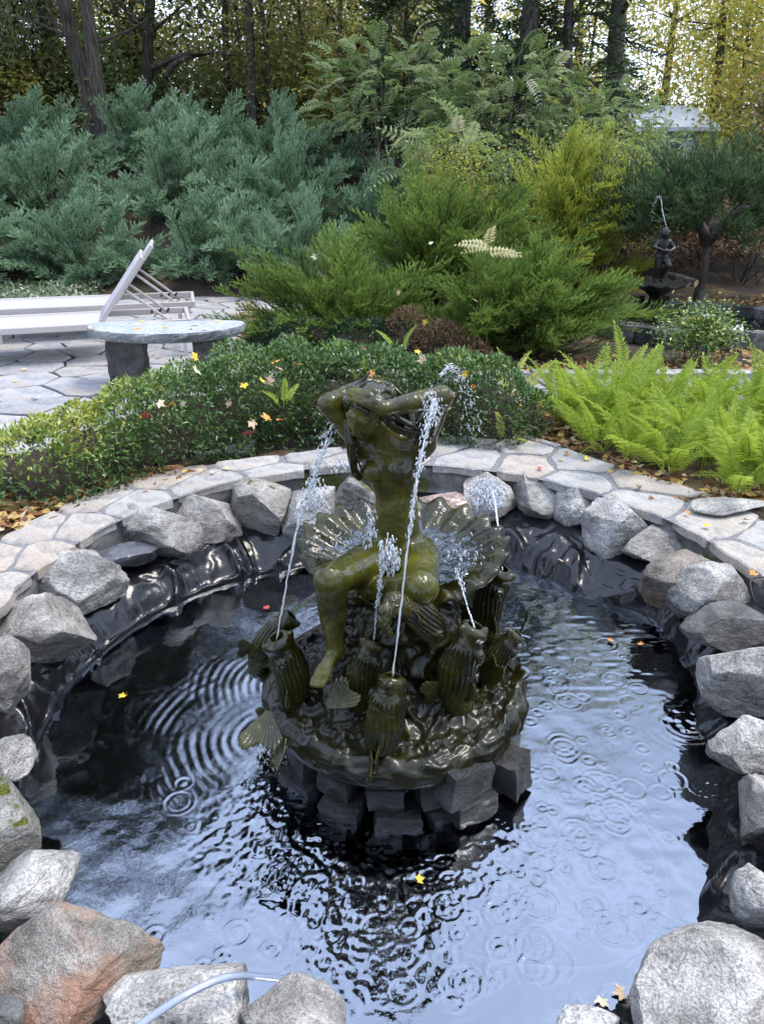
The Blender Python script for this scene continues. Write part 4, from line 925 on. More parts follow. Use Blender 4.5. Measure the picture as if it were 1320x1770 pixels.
# ------------------------------------------------------------------ vegetation
def plume(seed, nb=22, droop=.30, fine=1.0, bw=.024):
    """feathery juniper shoot along +X, length 1: thin needle-spray blades on side twigs"""
    rg_ = np.random.default_rng(seed); P_, D_, L_, R0 = [], [], [], []
    stem = lambda t: np.array([t, .04 * math.sin(t * 4 + seed), .22 * t - droop * t * t])
    for q in range(nb):
        t = .10 + .88 * q / (nb - 1); c = stem(t); s_ = 1 if q % 2 else -1; ro = rg_.normal() * .75
        dr = nrm(np.array([.80, s_ * .62 * math.cos(ro), .30 + .45 * math.sin(ro) - .2 * t])); L = (.34 * (1 - t) ** .7 + .10) * rg_.uniform(.75, 1.2)
        m = max(4, int(L / (.026 / fine)))
        for u_ in range(m):
            p = c + dr * L * (u_ / m) + np.array([0, 0, -.10 * (u_ / m) ** 2 * L])
            for w_ in (-1, 1):
                P_.append(p); D_.append(nrm(dr + np.array([.25, 0, .1]) + np.array([rg_.normal() * .25, w_ * .42 * abs(rg_.normal()), rg_.normal() * .30]))); L_.append(rg_.uniform(.055, .095)); R0.append(rg_.normal() * .10 + .28 * (u_ / m - .5) + .15 * (t - .5))
    P_, D_, L_ = np.array(P_), np.array(D_), np.array(L_); n = len(P_)
    Mx = roll(frame(D_), rg_.uniform(-1.2, 1.2, n)); T = np.array([[0, .5, 0], [0, -.5, 0], [1, 0, 0]], float)
    W = np.einsum('nij,nmj->nmi', Mx, np.broadcast_to(T, (n, 3, 3)) * np.stack([L_, np.full(n, bw), L_ * 0], 1)[:, None, :]) + P_[:, None]
    v = W.reshape(-1, 3); f = np.arange(3 * n).reshape(-1, 3); r = np.repeat(np.array(R0), 3)
    st = np.array([stem(t) for t in np.linspace(0, .85, 6)]); tv, tf = tube(st, np.linspace(.010, .004, 6), 3, False)
    return np.concatenate([v, tv]), np.concatenate([f, tf + len(v)]), np.concatenate([r, np.full(len(tv), -9.0)])
PLUMES = [plume(s_) for s_ in (1, 2, 3)]; FPLUMES = [plume(s_, 20, .38, .85, .020) for s_ in (11, 12, 13)]
def grow(pos, dr, L, lib, base=.5, var=.10):
    parts_ = []; pick = rng.integers(0, len(lib), len(pos)); M_ = roll(frame(dr), rng.normal(size=len(pos)) * .5)
    for q, (tv, tf, tr) in enumerate(lib):
        s_ = pick == q
        if s_.any():
            rn = (base[s_] if not np.isscalar(base) else base) + rng.normal(size=s_.sum()) * var; v, f, r = stamp(tv, tf, pos[s_], M_[s_], L[s_], tr, rn); parts_.append((v, f, np.where(r < -3, 0, np.clip(r, .085, 1))))
    return merge(parts_)
def stems(pts, r, name, root, parent, mat='twig', sides=5):
    v, f, _ = merge([tube(p, np.linspace(r, r * .35, len(p)), sides) for p in pts]); return part(name, v, f, mat, parent, root=root)
def juniper(name, label, group, x, y, size, n, L, mat, bias=(0, 0, 0), z=None, lib=PLUMES, lo=.45, upr=.45, zmin=-.05, base=.5):
    z0 = float(hill(x, y)) if z is None else z; root = np.array([x, y, z0]); o_ = empty(name, root, label, 'shrub', group)
    per_ = 9; nb = max(8, n // per_); d = unit(nb, zmin); rad = rng.uniform(lo, 1.0, nb) ** .6; c = root + np.array([0, 0, .12 * size[2]])
    tip = c + d * rad[:, None] * (np.asarray(size) - np.array([L, L, L * .5]) * .35); bd = d * np.array([1, 1, .5]) + np.array([0, 0, upr]) + np.asarray(bias) + rng.normal(size=(nb, 3)) * .20; bd /= np.linalg.norm(bd, axis=1, keepdims=True)
    sd3 = frame(bd)[:, :, 1]; ix = np.repeat(np.arange(nb), per_); n = len(ix); t = np.tile(np.linspace(0, 1, per_), nb) + rng.normal(size=n) * .04; fan_ = np.tile(np.where(np.arange(per_) % 2, 1.0, -1.0), nb) * (.15 + .6 * t) * rng.uniform(.6, 1.2, n)
    pos = tip[ix] - bd[ix] * (t * L * 1.15)[:, None] + sd3[ix] * (fan_ * L * .22)[:, None] + rng.normal(size=(n, 3)) * L * .05
    dr = bd[ix] + sd3[ix] * (fan_ * .75)[:, None] + rng.normal(size=(n, 3)) * .10
    v, f, r = grow(pos, dr, rng.uniform(.7, 1.1, n) * L * (1 - .25 * t), lib, (base + rng.normal(size=nb) * .10)[ix]); part('foliage', v, f, mat, o_, r, False, root)
    k_ = rng.choice(n, min(n, 26), replace=False)
    stems([smooth_path([root - [0, 0, .05], root * .55 + pos[q] * .45 - [0, 0, .05 * size[2]], pos[q]], 6) for q in k_], .022 + .012 * size[2], 'branches', root, o_)
    return o_
G1 = 'blue-green junipers covering the bank'; LB = 'blue-green spreading juniper on the bank behind the sun loungers'
JB = []
for x, y, rx, ry, hh, n, lb in ((-5.6, 10.9, 1.5, .95, .70, 190, 'blue-green spreading juniper beside the variegated ground cover'), (-3.9, 10.9, 1.4, .95, .72, 190, 'blue-green spreading juniper straight behind the lounger foot ends'), (-2.2, 10.8, 1.3, .95, .78, 180, 'blue-green spreading juniper straight behind the raised lounger backrests'), (-.9, 10.3, 1.1, .85, .80, 160, 'blue-green juniper touching the bright green juniper at the patio corner'),
                              (-6.8, 12.8, 1.7, 1.1, .80, 180, 'blue-green spreading juniper under the weeping willow curtain'), (-4.9, 12.6, 1.6, 1.1, .85, 190, 'blue-green spreading juniper in front of the two close grey trunks'), (-3.0, 12.6, 1.5, 1.1, .9, 190, 'blue-green spreading juniper in front of the pointed-leader juniper'), (-1.3, 12.2, 1.3, 1.1, .95, 180, 'blue-green spreading juniper between pointed-leader juniper and compound-leaved shrubs'), (.25, 11.5, 1.0, .9, .95, 150, 'blue-green juniper meeting the large-leaved bright shrub'), (-5.9, 14.6, 1.7, 1.2, .78, 150, 'blue-green juniper around the foot of the two close grey trunks'), (-3.9, 14.4, 1.6, 1.2, .85, 160, 'blue-green juniper below the arched bare limb'), (-1.6, 14.0, 1.4, 1.1, .80, 150, 'blue-green juniper at the foot of the vine-hung saplings')):
    if len(JB) < 4:
        o_ = juniper('blue_juniper', lb, G1, x, y, (1.5, 1.05, .80), 290, .60, 'jun_blue', (.30, -.14, .05), upr=.34); JB.append(o_)
    else:
        o_ = copy_tree(JB[len(JB) % 4]); o_['label'] = lb; JB.append(o_); o_.location = (x, y, float(hill(x, y)))
    o_.scale = (rx / 1.5, ry / 1.05, hh / .80); o_.rotation_euler = (0, 0, rng.normal() * .22)
juniper('blue_juniper', 'blue-green juniper with one tall pointed leader above the bank', G1, -2.75, 13.4, (.75, .6, 1.05), 120, .62, 'jun_blue', (.55, -.1, .35), upr=.55)
G2 = 'green junipers beside the path'
juniper('green_juniper', 'bright green juniper arching over the patio edge beside the leaf litter', G2, -.40, 7.25, (1.0, .75, .80), 470, .47, 'jun_green', (-.02, -.12, .1), z=-.03, lib=FPLUMES, upr=.42)
juniper('green_juniper', 'broad green juniper reaching towards the boy fountain', G2, 1.32, 7.0, (1.02, .74, .80), 540, .47, 'jun_green', (.28, -.12, .05), z=-.03, lib=FPLUMES, upr=.32)
juniper('green_juniper', 'tall green juniper rising behind the two lower ones', G2, .75, 8.7, (1.15, .85, 1.22), 430, .56, 'jun_green', (.06, -.1, .15), z=.0, lib=FPLUMES, upr=.5, zmin=.0, base=.45)
# juniper grown as a small tree behind the boy fountain
jt = np.array([3.72, 9.3, -.02]); o_ = empty('juniper_tree', jt, 'dark green juniper tree with bare brown trunk behind the boy fountain', 'tree')
tp = [smooth_path([jt + [0, 0, -.1], jt + [.03, .05, .5], jt + [.02, .1, 1.0], jt + [.08, .1, 1.45]], 10)]
for dx, dy, dz in ((-.9, -.2, 1.25), (.9, -.1, 1.3), (-.5, .2, 1.5), (.6, -.4, 1.15), (1.2, .2, 1.2), (-.75, -.35, 1.1)):
    tp.append(smooth_path([jt + [.02, .05, .62 + .2 * abs(dx)], jt + [dx * .4, .05 + dy * .5, .6 + dz * .42], jt + [dx, dy + .05, dz]], 7))
stems(tp, .065, 'trunk', jt, o_, 'bark', 7)
n = 260; d = unit(n, -.6); pos = jt + [.1, 0, .98] + d * (rng.uniform(.25, 1, n) ** .6)[:, None] * np.array([1.2, .75, .5])
v, f, r = grow(pos, d * [1, 1, .4] + [0, -.1, .62] + rng.normal(size=(n, 3)) * .25, rng.uniform(.35, .68, n), FPLUMES, .45); part('crown', v, f, 'jun_dark', o_, r, False, jt)
# ---- clipped low hedge along the coping
def mounds(lumps, n, L, W, rnd_fn, jit=.5):
    lumps = np.array(lumps); wts = lumps[:, 3] * lumps[:, 5]; wts = wts / wts.sum(); k_ = rng.choice(len(lumps), n, p=wts); d = unit(n, -.1); c = lumps[k_]
    rad = (1 - .16 * rng.uniform(0, 1, n) ** 1.6); p = c[:, :3] + d * rad[:, None] * c[:, 3:6]; wob = .16 * noise(p * 4, 3) + .09 * noise(p * 12, 4); p = c[:, :3] + (p - c[:, :3]) * (1 + wob[:, None])
    ins = np.zeros(n, bool)
    for q, l in enumerate(lumps): ins |= (k_ != q) & ((((p - l[:3]) / l[3:6]) ** 2).sum(1) < .62)
    keep = (~ins) & (p[:, 2] > -.02); p, d = p[keep], d[keep]; m = len(p)
    return leaves(p, d * np.array([1, 1, .9]) + np.array([0, 0, .35]) + rng.normal(size=(m, 3)) * jit, rng.uniform(.7, 1.3, m) * L, rng.uniform(.8, 1.2, m) * W, np.clip(rnd_fn(p) + rng.normal(size=m) * .14, 0, 1)) + (p,)
def core(lumps, s_, root, parent):
    parts_ = [(ICO[3][0] * (1 + .12 * noise(ICO[3][0] * 2 + q, 5))[:, None] * np.array(l[3:6]) * s_ + np.array(l[:3]), ICO[3][1]) for q, l in enumerate(lumps)]
    v, f, _ = merge(parts_); part('branches', v, f, 'twig', parent, root=root)  # solid twig-brown lumps added inside the leaves as the crown's dark, shaded interior
HL = []
for q, ph in enumerate(np.linspace(146, 74, 13)):
    a_ = R_(ph); rm = 2.30 + .18 * math.exp(-((ph - 105) / 22) ** 2); hh = .44 - .14 * float(sstep(112, 148, ph)); w_ = .36 + .12 * math.exp(-((ph - 108) / 20) ** 2)
    HL.append((PC[0] + rm * math.cos(a_) * 1.0, PC[1] + rm * math.sin(a_), .02, w_ * .95, w_, hh * (1 + .08 * math.sin(q * 2.3))))
    if 86 < ph < 114: HL.append((PC[0] + (rm + .30) * math.cos(a_), PC[1] + (rm + .30) * math.sin(a_), .02, .36, .36, hh * 1.02))
NPRIM = len(HL)
for l in list(HL):
    for q in range(3):
        d_ = unit(1, .15)[0]; c_ = np.array(l[:3]) + d_ * np.array(l[3:6]) * .80; s_ = rng.uniform(.10, .19); HL.append((c_[0], c_[1], c_[2], s_, s_, s_ * .85))
root = np.array([-.9, 4.6, 0]); hd = empty('boxwood_hedge', root, 'low rounded evergreen hedge curving along the back of the pond coping', 'hedge')
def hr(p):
    sun_yel = sstep(-1.05, -1.7, p[:, 0]) * sstep(.05, .20, p[:, 2]) * .42  # sunlit yellow of the upper left end, painted into the leaf colour
    return .40 + .22 * sstep(.15, .45, p[:, 2]) + .16 * noise(p * 3.5, 6) + sun_yel
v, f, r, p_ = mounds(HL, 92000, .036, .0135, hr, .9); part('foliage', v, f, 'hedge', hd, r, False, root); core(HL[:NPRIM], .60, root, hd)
# low dark bush behind the hedge and the dry one beside it
L2 = [(-.62, 6.78, 0, .42, .34, .36), (-.25, 6.72, 0, .40, .34, .38), (.05, 6.82, 0, .30, .3, .33), (-.95, 6.95, 0, .3, .3, .28)]
root = np.array([-.4, 6.75, -.03]); ob = empty('low_evergreen_bush', root, 'low dark green bush at the foot of the bright juniper', 'bush')
v, f, r, _ = mounds(L2, 26000, .030, .011, lambda p: .45 + .2 * noise(p * 5, 3), .7); part('foliage', v, f, 'hedge_dark', ob, r, False, root); core(L2, .8, root, ob)
L3 = [(.42, 6.55, 0, .32, .28, .36), (.72, 6.42, 0, .26, .22, .24), (.22, 6.70, .1, .22, .2, .36), (.58, 6.62, .12, .16, .14, .22)]
root = np.array([.45, 6.55, -.03]); ob = empty('dry_bush', root, 'dead brown twiggy bush between the low bush and broad juniper', 'bush')
v, f, r, p_ = mounds(L3, 5500, .040, .009, lambda p: .5 + .25 * noise(p * 5, 3), 1.2); part('foliage', v, f, 'dry', ob, r, False, root)
stems([smooth_path([root + rng.normal(size=3) * .05, (root + p_[q]) / 2 + rng.normal(size=3) * .04, p_[q]], 5) for q in rng.choice(len(p_), 60)], .006, 'branches', root, ob, sides=4)
# ---- leafy shrubs and trees
def shrub(name, label, cat, x, y, size, n, LW, mat, z=None, group=None, nst=9, clump=.22, nc=60, base=.5, zlo=.25, rst=.02):
    z0 = float(hill(x, y)) if z is None else z; root = np.array([x, y, z0]); o_ = empty(name, root, label, cat, group)
    d = unit(nc, -.3); c = root + np.array([0, 0, size[2] * .55]) + d * (rng.uniform(.15, 1, nc) ** .5)[:, None] * np.array([size[0], size[1], size[2] * .47]); c[:, 2] = np.maximum(c[:, 2], z0 + zlo * .5)
    k_ = rng.integers(0, nc, n); p = c[k_] + rng.normal(size=(n, 3)) * clump; dd = rng.normal(size=(n, 3)) * np.array([1, 1, .5]) + np.array([0, 0, -.35])
    v, f, r = leaves(p, dd, rng.uniform(.7, 1.3, n) * LW[0], rng.uniform(.7, 1.3, n) * LW[1], np.clip(base + rng.normal(size=n) * .16 + rng.normal(size=nc)[k_] * .14, 0, 1))
    part('foliage', v, f, mat, o_, r, False, root)
    stems([smooth_path([root + [rng.normal() * .12, rng.normal() * .1, -.1], root * .5 + c[q] * .5 + rng.normal(size=3) * .12, c[q]], 7) for q in range(min(nst, nc))], rst, 'stems', root, o_, 'bark')
    return o_
juniper('golden_juniper', 'feathery yellow-green juniper glowing behind the tall green one', 'junipers of the middle bed', 2.2, 9.5, (1.0, .7, 1.62), 430, .50, 'jun_gold', (.05, -.12, .15), lib=FPLUMES, upr=.55, zmin=.0, base=.5)
shrub('small_leafy_bush', 'small light green bush in front of the little round pool', 'bush', 2.72, 6.62, (.34, .24, .46), 4200, (.034, .017), 'hedge', z=-.03, clump=.07, nc=60, base=.72, zlo=.08, rst=.008)
shrub('golden_shrub', 'fine-leaved lime shrub mingling with the golden juniper', 'shrub', 2.6, 10.0, (.7, .5, 1.9), 8000, (.04, .018), 'yellow_leaf', clump=.16, nc=80, base=.5)
shrub('golden_shrub', 'small yellowing shrub between blue and green junipers', 'shrub', .85, 9.9, (.55, .4, 1.75), 6000, (.04, .018), 'yellow_leaf', clump=.15, nc=50, base=.45)
# compound-leaved shrubs
def pinnate(seed, pairs, w_, l_, droop, tip=1.0):
    rg_ = np.random.default_rng(seed); P_, D_, L_ = [], [], []
    st = lambda t: np.array([t * (1 - .12 * droop * t), .03 * math.sin(3 * t + seed), .28 * t - droop * t * t])
    for q in range(pairs):
        t = .16 + .82 * q / pairs; c = st(t); pr = math.sin(math.pi * (.14 + .82 * (t ** .75))) ** .75
        for s_ in (-1, 1):
            P_.append(c); D_.append(nrm((.42 + rg_.normal() * .06, s_ * 1.0, -.10 + rg_.normal() * .10))); L_.append(l_ * max(pr, .22) * rg_.uniform(.9, 1.1))
    P_.append(st(.97)); D_.append(nrm(st(1) - st(.9))); L_.append(l_ * .45)
    P_, D_, L_ = np.array(P_), np.array(D_), np.array(L_); n_ = len(P_); Mx = frame(D_); T = np.array([[0, .12, 0], [.45, .5, .05], [1, .0, -.07], [.45, -.5, .05], [0, -.12, 0]], float)
    W = np.einsum('nij,nmj->nmi', Mx, np.broadcast_to(T, (n_, 5, 3)) * np.stack([L_, np.full(n_, w_) * (.5 + .5 * L_ / l_), L_], 1)[:, None, :]) + P_[:, None]
    F5 = np.array([[0, 4, 3], [0, 3, 1], [1, 3, 2]]); f = (F5[None] + (np.arange(n_) * 5)[:, None, None]).reshape(-1, 3)
    v = W.reshape(-1, 3); s6 = np.array([st(t) for t in np.linspace(0, 1, 8)]); tv, tf = tube(s6, np.linspace(.011, .003, 8), 4, False)
    r = np.concatenate([np.repeat(rg_.normal(size=n_) * .07, 5), np.full(len(tv), .12)]); return np.concatenate([v, tv]), np.concatenate([f, tf + len(v)]), r
PIN = [pinnate(s_, 9, .075, .25, .75) for s_ in (1, 2, 3)]
def sumac(label, x, y, size, n, L, group='compound-leaved shrubs below the conifers', base=.5):
    root = np.array([x, y, float(hill(x, y))]); o_ = empty('sumac_shrub', root, label, 'shrub', group); d = unit(n, -.1)
    pos = root + np.array([0, 0, size[2] * .45]) + d * (rng.uniform(.3, 1, n) ** .5)[:, None] * np.array([size[0], size[1], size[2] * .5]); dr = d * [1, 1, .3] + rng.normal(size=(n, 3)) * .35 + [0, -.15, .15]
    v, f, r = grow(pos, dr, rng.uniform(.7, 1.2, n) * L, PIN, base, .18); part('foliage', v, f, 'sumac', o_, r, False, root)
    stems([smooth_path([root + [rng.normal() * .2, rng.normal() * .15, -.1], root * .4 + pos[q] * .6, pos[q]], 6) for q in range(16)], .022, 'stems', root, o_, 'bark')
LS = 'leggy shrub with drooping compound leaves behind the junipers'
LS4 = iter(('leggy compound-leaved shrub next to the blue-green juniper bank', 'leggy compound-leaved shrub under the conifer with open lower boughs', 'leggy compound-leaved shrub under the dense dark conifer', 'leggy compound-leaved shrub at the foot of the vine-clad trunk'))
for x, y, sz, n in ((.1, 13.0, (1.2, .8, 2.5), 190), (1.7, 12.6, (1.3, .8, 2.6), 210), (3.1, 12.6, (1.2, .8, 2.35), 180), (4.0, 13.6, (.9, .8, 1.8), 110)): sumac(next(LS4), x, y, sz, int(n * 1.5), .38)
sumac('large-leaved bright shrub tucked between blue juniper and golden shrub', .95, 11.2, (.75, .5, 1.9), 110, .55, base=.62)
# ---- woodland
TREE_ME = {}
def make_tree(kind, seed):
    rg_ = np.random.default_rng(seed); P = dict(
        tall=dict(h=15.5, r=.24, c=(4.2, 4.2, 4.8), cz=10.6, n=12000, L=(.17, .10), mat='canopy', lim=11, nc=130, cl=.55),
        mid=dict(h=10.5, r=.17, c=(3.2, 3.2, 3.9), cz=6.4, n=6500, L=(.14, .09), mat='autumn', lim=10, nc=110, cl=.48),
        slim=dict(h=6.0, r=.045, c=(1.5, 1.4, 2.7), cz=3.1, n=4200, L=(.085, .05), mat='thicket', lim=9, nc=90, cl=.26),
        gold=dict(h=6.5, r=.05, c=(1.7, 1.5, 2.9), cz=3.4, n=5000, L=(.095, .06), mat='autumn', lim=9, nc=90, cl=.28))[kind]
    bend = rg_.normal(size=2) * .03 * P['h']; tr = smooth_path([(0, 0, -.3), (bend[0] * .3, bend[1] * .3, P['h'] * .3), (bend[0], bend[1], P['h'] * .62), (bend[0] * 1.5, bend[1] * 1.2, P['h'] * .95)], 14)
    tubes = [tube(tr, np.linspace(P['r'] * 1.25, P['r'] * .12, 14) ** 1.0, 9)]; ends = []
    for q in range(P['lim']):
        t = rg_.uniform(.22, .85); b = tr[int(t * 13)]; az = rg_.uniform(0, 6.28); ln = P['c'][0] * rg_.uniform(.55, 1.0) * (1.1 - .5 * t)
        e_ = b + np.array([math.cos(az) * ln, math.sin(az) * ln, ln * rg_.uniform(.25, .8)]); pth = smooth_path([b, b * .55 + e_ * .45 + rg_.normal(size=3) * .15, e_], 8); tubes.append(tube(pth, np.linspace(P['r'] * .38, P['r'] * .06, 8), 6)); ends += [e_, pth[5]]
        for w_ in range(3):
            s_ = pth[rg_.integers(3, 7)]; e2 = s_ + rg_.normal(size=3) * ln * .35; tubes.append(tube(smooth_path([s_, (s_ + e2) / 2 + rg_.normal(size=3) * .05, e2], 5), np.linspace(P['r'] * .13, P['r'] * .03, 5), 4)); ends.append(e2)
    d = rg_.normal(size=(P['nc'], 3)); d /= np.linalg.norm(d, axis=1, keepdims=True); c = np.array([bend[0], bend[1], P['cz']]) + d * (rg_.uniform(.1, 1, P['nc']) ** .45)[:, None] * np.array(P['c']); c = np.concatenate([c, np.array(ends)])
    k_ = rg_.integers(0, len(c), P['n']); p = c[k_] + rg_.normal(size=(P['n'], 3)) * P['cl'] * np.array([1, 1, .6]); p[:, 2] = np.maximum(p[:, 2], .15)
    v, f, r = leaves(p, rg_.normal(size=(P['n'], 3)) * [1, 1, .5] + [0, 0, -.4], rg_.uniform(.7, 1.3, P['n']) * P['L'][0], rg_.uniform(.7, 1.3, P['n']) * P['L'][1], np.clip(.5 + rg_.normal(size=P['n']) * .15 + rg_.normal(size=len(c))[k_] * .17, 0, 1))
    tv, tf, _ = merge(tubes); return mesh(kind + '_trunk', tv, tf, M['bark']), mesh(kind + '_crown', v, f, M[P['mat']], False, r)
for kd, sds in dict(tall=(1, 2), mid=(3, 4), slim=(5, 6, 7), gold=(8, 9)).items(): TREE_ME[kd] = [make_tree(kd, s_ * 31) for s_ in sds]
def put_tree(name, kd, q, x, y, label, group, sc_=1.0, rz=None, mat=None):
    a_, b_ = TREE_ME[kd][q % len(TREE_ME[kd])]; o_ = empty(name, (x, y, float(hill(x, y))), label, 'tree', group, rot=(0, 0, rng.uniform(0, 6.28) if rz is None else rz)); o_.scale = (sc_,) * 3
    link('trunk', a_, o_); c = link('crown', b_, o_)
    return o_
GT = 'woodland trees behind the garden'
for q, (px, Y, s_) in enumerate(((20, 19, 1.15), (-60, 23, 1.2), (-160, 17, 1.05), (-330, 22, 1.1))):
    put_tree('tall_tree', 'tall', q, V(px, 150, Y)[0], Y, 'tall grey-barked woodland tree rising behind the blue junipers', GT, s_)
for q, (px, Y, s_) in enumerate(((700, 30, .95), (1260, 36, .9), (1400, 20, .85), (1000, 31, 1.0), (1500, 25, 1.0), (480, 38, 1.1), (150, 38, 1.25), (840, 40, 1.1), (1230, 42, 1.1), (-60, 40, 1.3), (620, 46, 1.2), (1150, 31, 1.0), (250, 50, 1.2))):
    put_tree('autumn_tree', 'mid', q, V(px, 150, Y)[0], Y, 'yellowing autumn tree in the woodland beyond the shrubs', GT, s_)
for q, (px, Y) in enumerate(((250, 20), (420, 19.5), (470, 17.5), (530, 18.5), (590, 17), (650, 18), (520, 21), (700, 16.8), (440, 22), (0, 18.5), (90, 19))):
    put_tree('thicket_sapling', 'slim', q, V(px, 150, Y)[0], Y, 'slender vine-hung sapling in the thicket above the blue junipers', 'saplings in the thicket', 1.0 + .1 * (q % 3))
for q, (px, Y) in enumerate(((250, 26), (420, 27), (620, 23), (1360, 17), (1010, 22), (1290, 20), (940, 23), (560, 30), (1260, 30), (760, 30))):
    put_tree('golden_sapling', 'gold', q, V(px, 150, Y)[0], Y, 'yellow-leaved sapling lit in the gaps of the woodland', 'golden saplings in the woodland', 1.0 + .12 * (q % 3))
# undergrowth closing the foot of the woodland
n_ = 6500; c_ = rng.normal(size=(90, 3)) * [.95, .6, .55] + [0, 0, 1.0]; k_ = rng.integers(0, 90, n_); p = c_[k_] + rng.normal(size=(n_, 3)) * .22; p[:, 2] = np.abs(p[:, 2]) + .02
v, f, r = leaves(p, rng.normal(size=(n_, 3)) * [1, 1, .5] + [0, 0, -.3], rng.uniform(.06, .13, n_), rng.uniform(.035, .07, n_), np.clip(.5 + rng.normal(size=n_) * .16 + rng.normal(size=90)[k_] * .15, 0, 1))
UG = [mesh('foliage', v, f, M[m_], False, r) for m_ in ('thicket', 'autumn', 'sumac')]
v, f, _ = merge([tube(smooth_path([(rng.normal() * .15, rng.normal() * .1, -.1), c_[q] * .5 + rng.normal(size=3) * .1, c_[q]], 6), np.linspace(.02, .006, 6), 5) for q in range(16)]); UGS = mesh('stems', v, f, M['bark'])
for q, (px, Y) in enumerate(((-30, 19), (60, 20), (160, 19.5), (240, 21), (395, 21), (460, 19.5), (540, 20.5), (610, 19.5), (690, 21), (770, 20), (860, 21.5), (960, 20), (1020, 19), (1300, 24), (1380, 19), (480, 25), (640, 25), (1000, 26), (1240, 27), (120, 25))):
    x = V(px, 150, Y)[0]; o_ = empty('woodland_bush', (x, Y, float(hill(x, Y))), 'loose leafy bush in the undergrowth at the foot of the woodland', 'bush', 'undergrowth bushes of the woodland', rot=(0, 0, rng.uniform(0, 6.28))); o_.scale = (1.15 + .15 * (q % 3),) * 3
    link('foliage', UG[q % 3 if px < 900 else 1], o_); link('stems', UGS, o_)
# individually seen trunks
def trunk_tree(name, label, a_, b_, r, Y, cr=None, mat='canopy', n=2600, vine=False, fork=None):
    p0 = V(a_[0], a_[1], Y); p1 = V(b_[0], b_[1], Y); d = p1 - p0; gx_, gy_ = p0[0] - d[0] / d[2] * (p0[2] - float(hill(p0[0], Y))), Y; root = np.array([gx_, gy_, float(hill(gx_, gy_))]); top = p0 + d * (9.0 - p0[2]) / d[2]
    o_ = empty(name, root, label, 'tree'); P_ = smooth_path([root - [0, 0, .2], p0, p1, p1 * .4 + top * .6 + [.1, 0, 0], top], 22); P_ = P_ + .05 * noise(P_ * 1.1, 7)[:, None] * np.array([1, .5, 0]); tubes = [tube(P_, np.linspace(r * 1.2, r * .5, 22), 12)]; ends = [top]
    if fork: fk = [V(*q, Y + .2) for q in fork]; e3 = fk[-1] + (fk[-1] - fk[-2]) * 8; tubes.append(tube(smooth_path(fk + [e3], 10), np.linspace(r * .7, r * .3, 10), 9)); ends.append(e3)
    for q in range(9):
        b = P_[rng.integers(9, 21)]; e_ = b + np.array([rng.normal() * 1.6, rng.normal() * 1.2, abs(rng.normal()) * 1.2]); tubes.append(tube(smooth_path([b, (b + e_) / 2 + rng.normal(size=3) * .15, e_], 6), np.linspace(r * .3, r * .06, 6), 5)); ends.append(e_)
    v, f, _ = merge(tubes); part('trunk', v, f, 'bark', o_, root=root)
    c = np.array(ends)[rng.integers(0, len(ends), n)]; p = c + rng.normal(size=(n, 3)) * [1.0, .8, .7] + [0, 0, .3]; p = p[p[:, 2] > 3.4]; m = len(p)
    if m:
        v, f, r_ = leaves(p, rng.normal(size=(m, 3)) + [0, 0, -.4], rng.uniform(.1, .2, m), rng.uniform(.05, .1, m), np.clip(.5 + rng.normal(size=m) * .2, 0, 1)); part('crown', v, f, mat, o_, r_, False, root)
    return o_
trunk_tree('leaning_tree', 'left of two close grey trunks, leaning out of the juniper bank', (148, 160), (112, 10), .135, 16.2)
trunk_tree('leaning_tree', 'right of two close grey trunks, its foot showing above the junipers', (176, 190), (150, 8), .13, 15.6)
trunk_tree('forked_tree', 'dark forked tree behind the two close grey trunks', (255, 150), (262, 10), .12, 18.5, fork=[(256, 70), (238, 40), (212, 10)])
trunk_tree('dark_tree', 'dark slim tree standing behind the pointed juniper leader', (432, 160), (428, 10), .09, 17.2)
trunk_tree('dark_tree', 'twin of the dark slim tree, thinner and paler', (392, 130), (388, 10), .07, 18.2)
trunk_tree('vine_tree', 'straight dark vine-clad trunk beside the conifers', (1058, 170), (1066, 10), .155, 15.2, mat='autumn')
trunk_tree('pale_trunk_tree', 'pale slender trunk under the edge of the conifer', (978, 140), (984, 10), .09, 15.0, mat='conifer')
trunk_tree('thin_tree', 'thin crooked tree among yellow leaves behind the shed', (1242, 110), (1252, 10), .09, 20.0, mat='autumn')
# bent fallen limb between the trunks
stems([smooth_path([V(285, 135, 17), V(305, 108, 17), V(345, 94, 17.2), V(400, 90, 17.4)], 12), smooth_path([V(262, 118, 17.3), V(330, 92, 17.1), V(418, 95, 17)], 10)], .07, 'fallen_limb', np.zeros(3), None, 'bark')
tag(bpy.data.objects['fallen_limb'], 'arched bare limb bridging the gap between woodland trunks', 'branch')
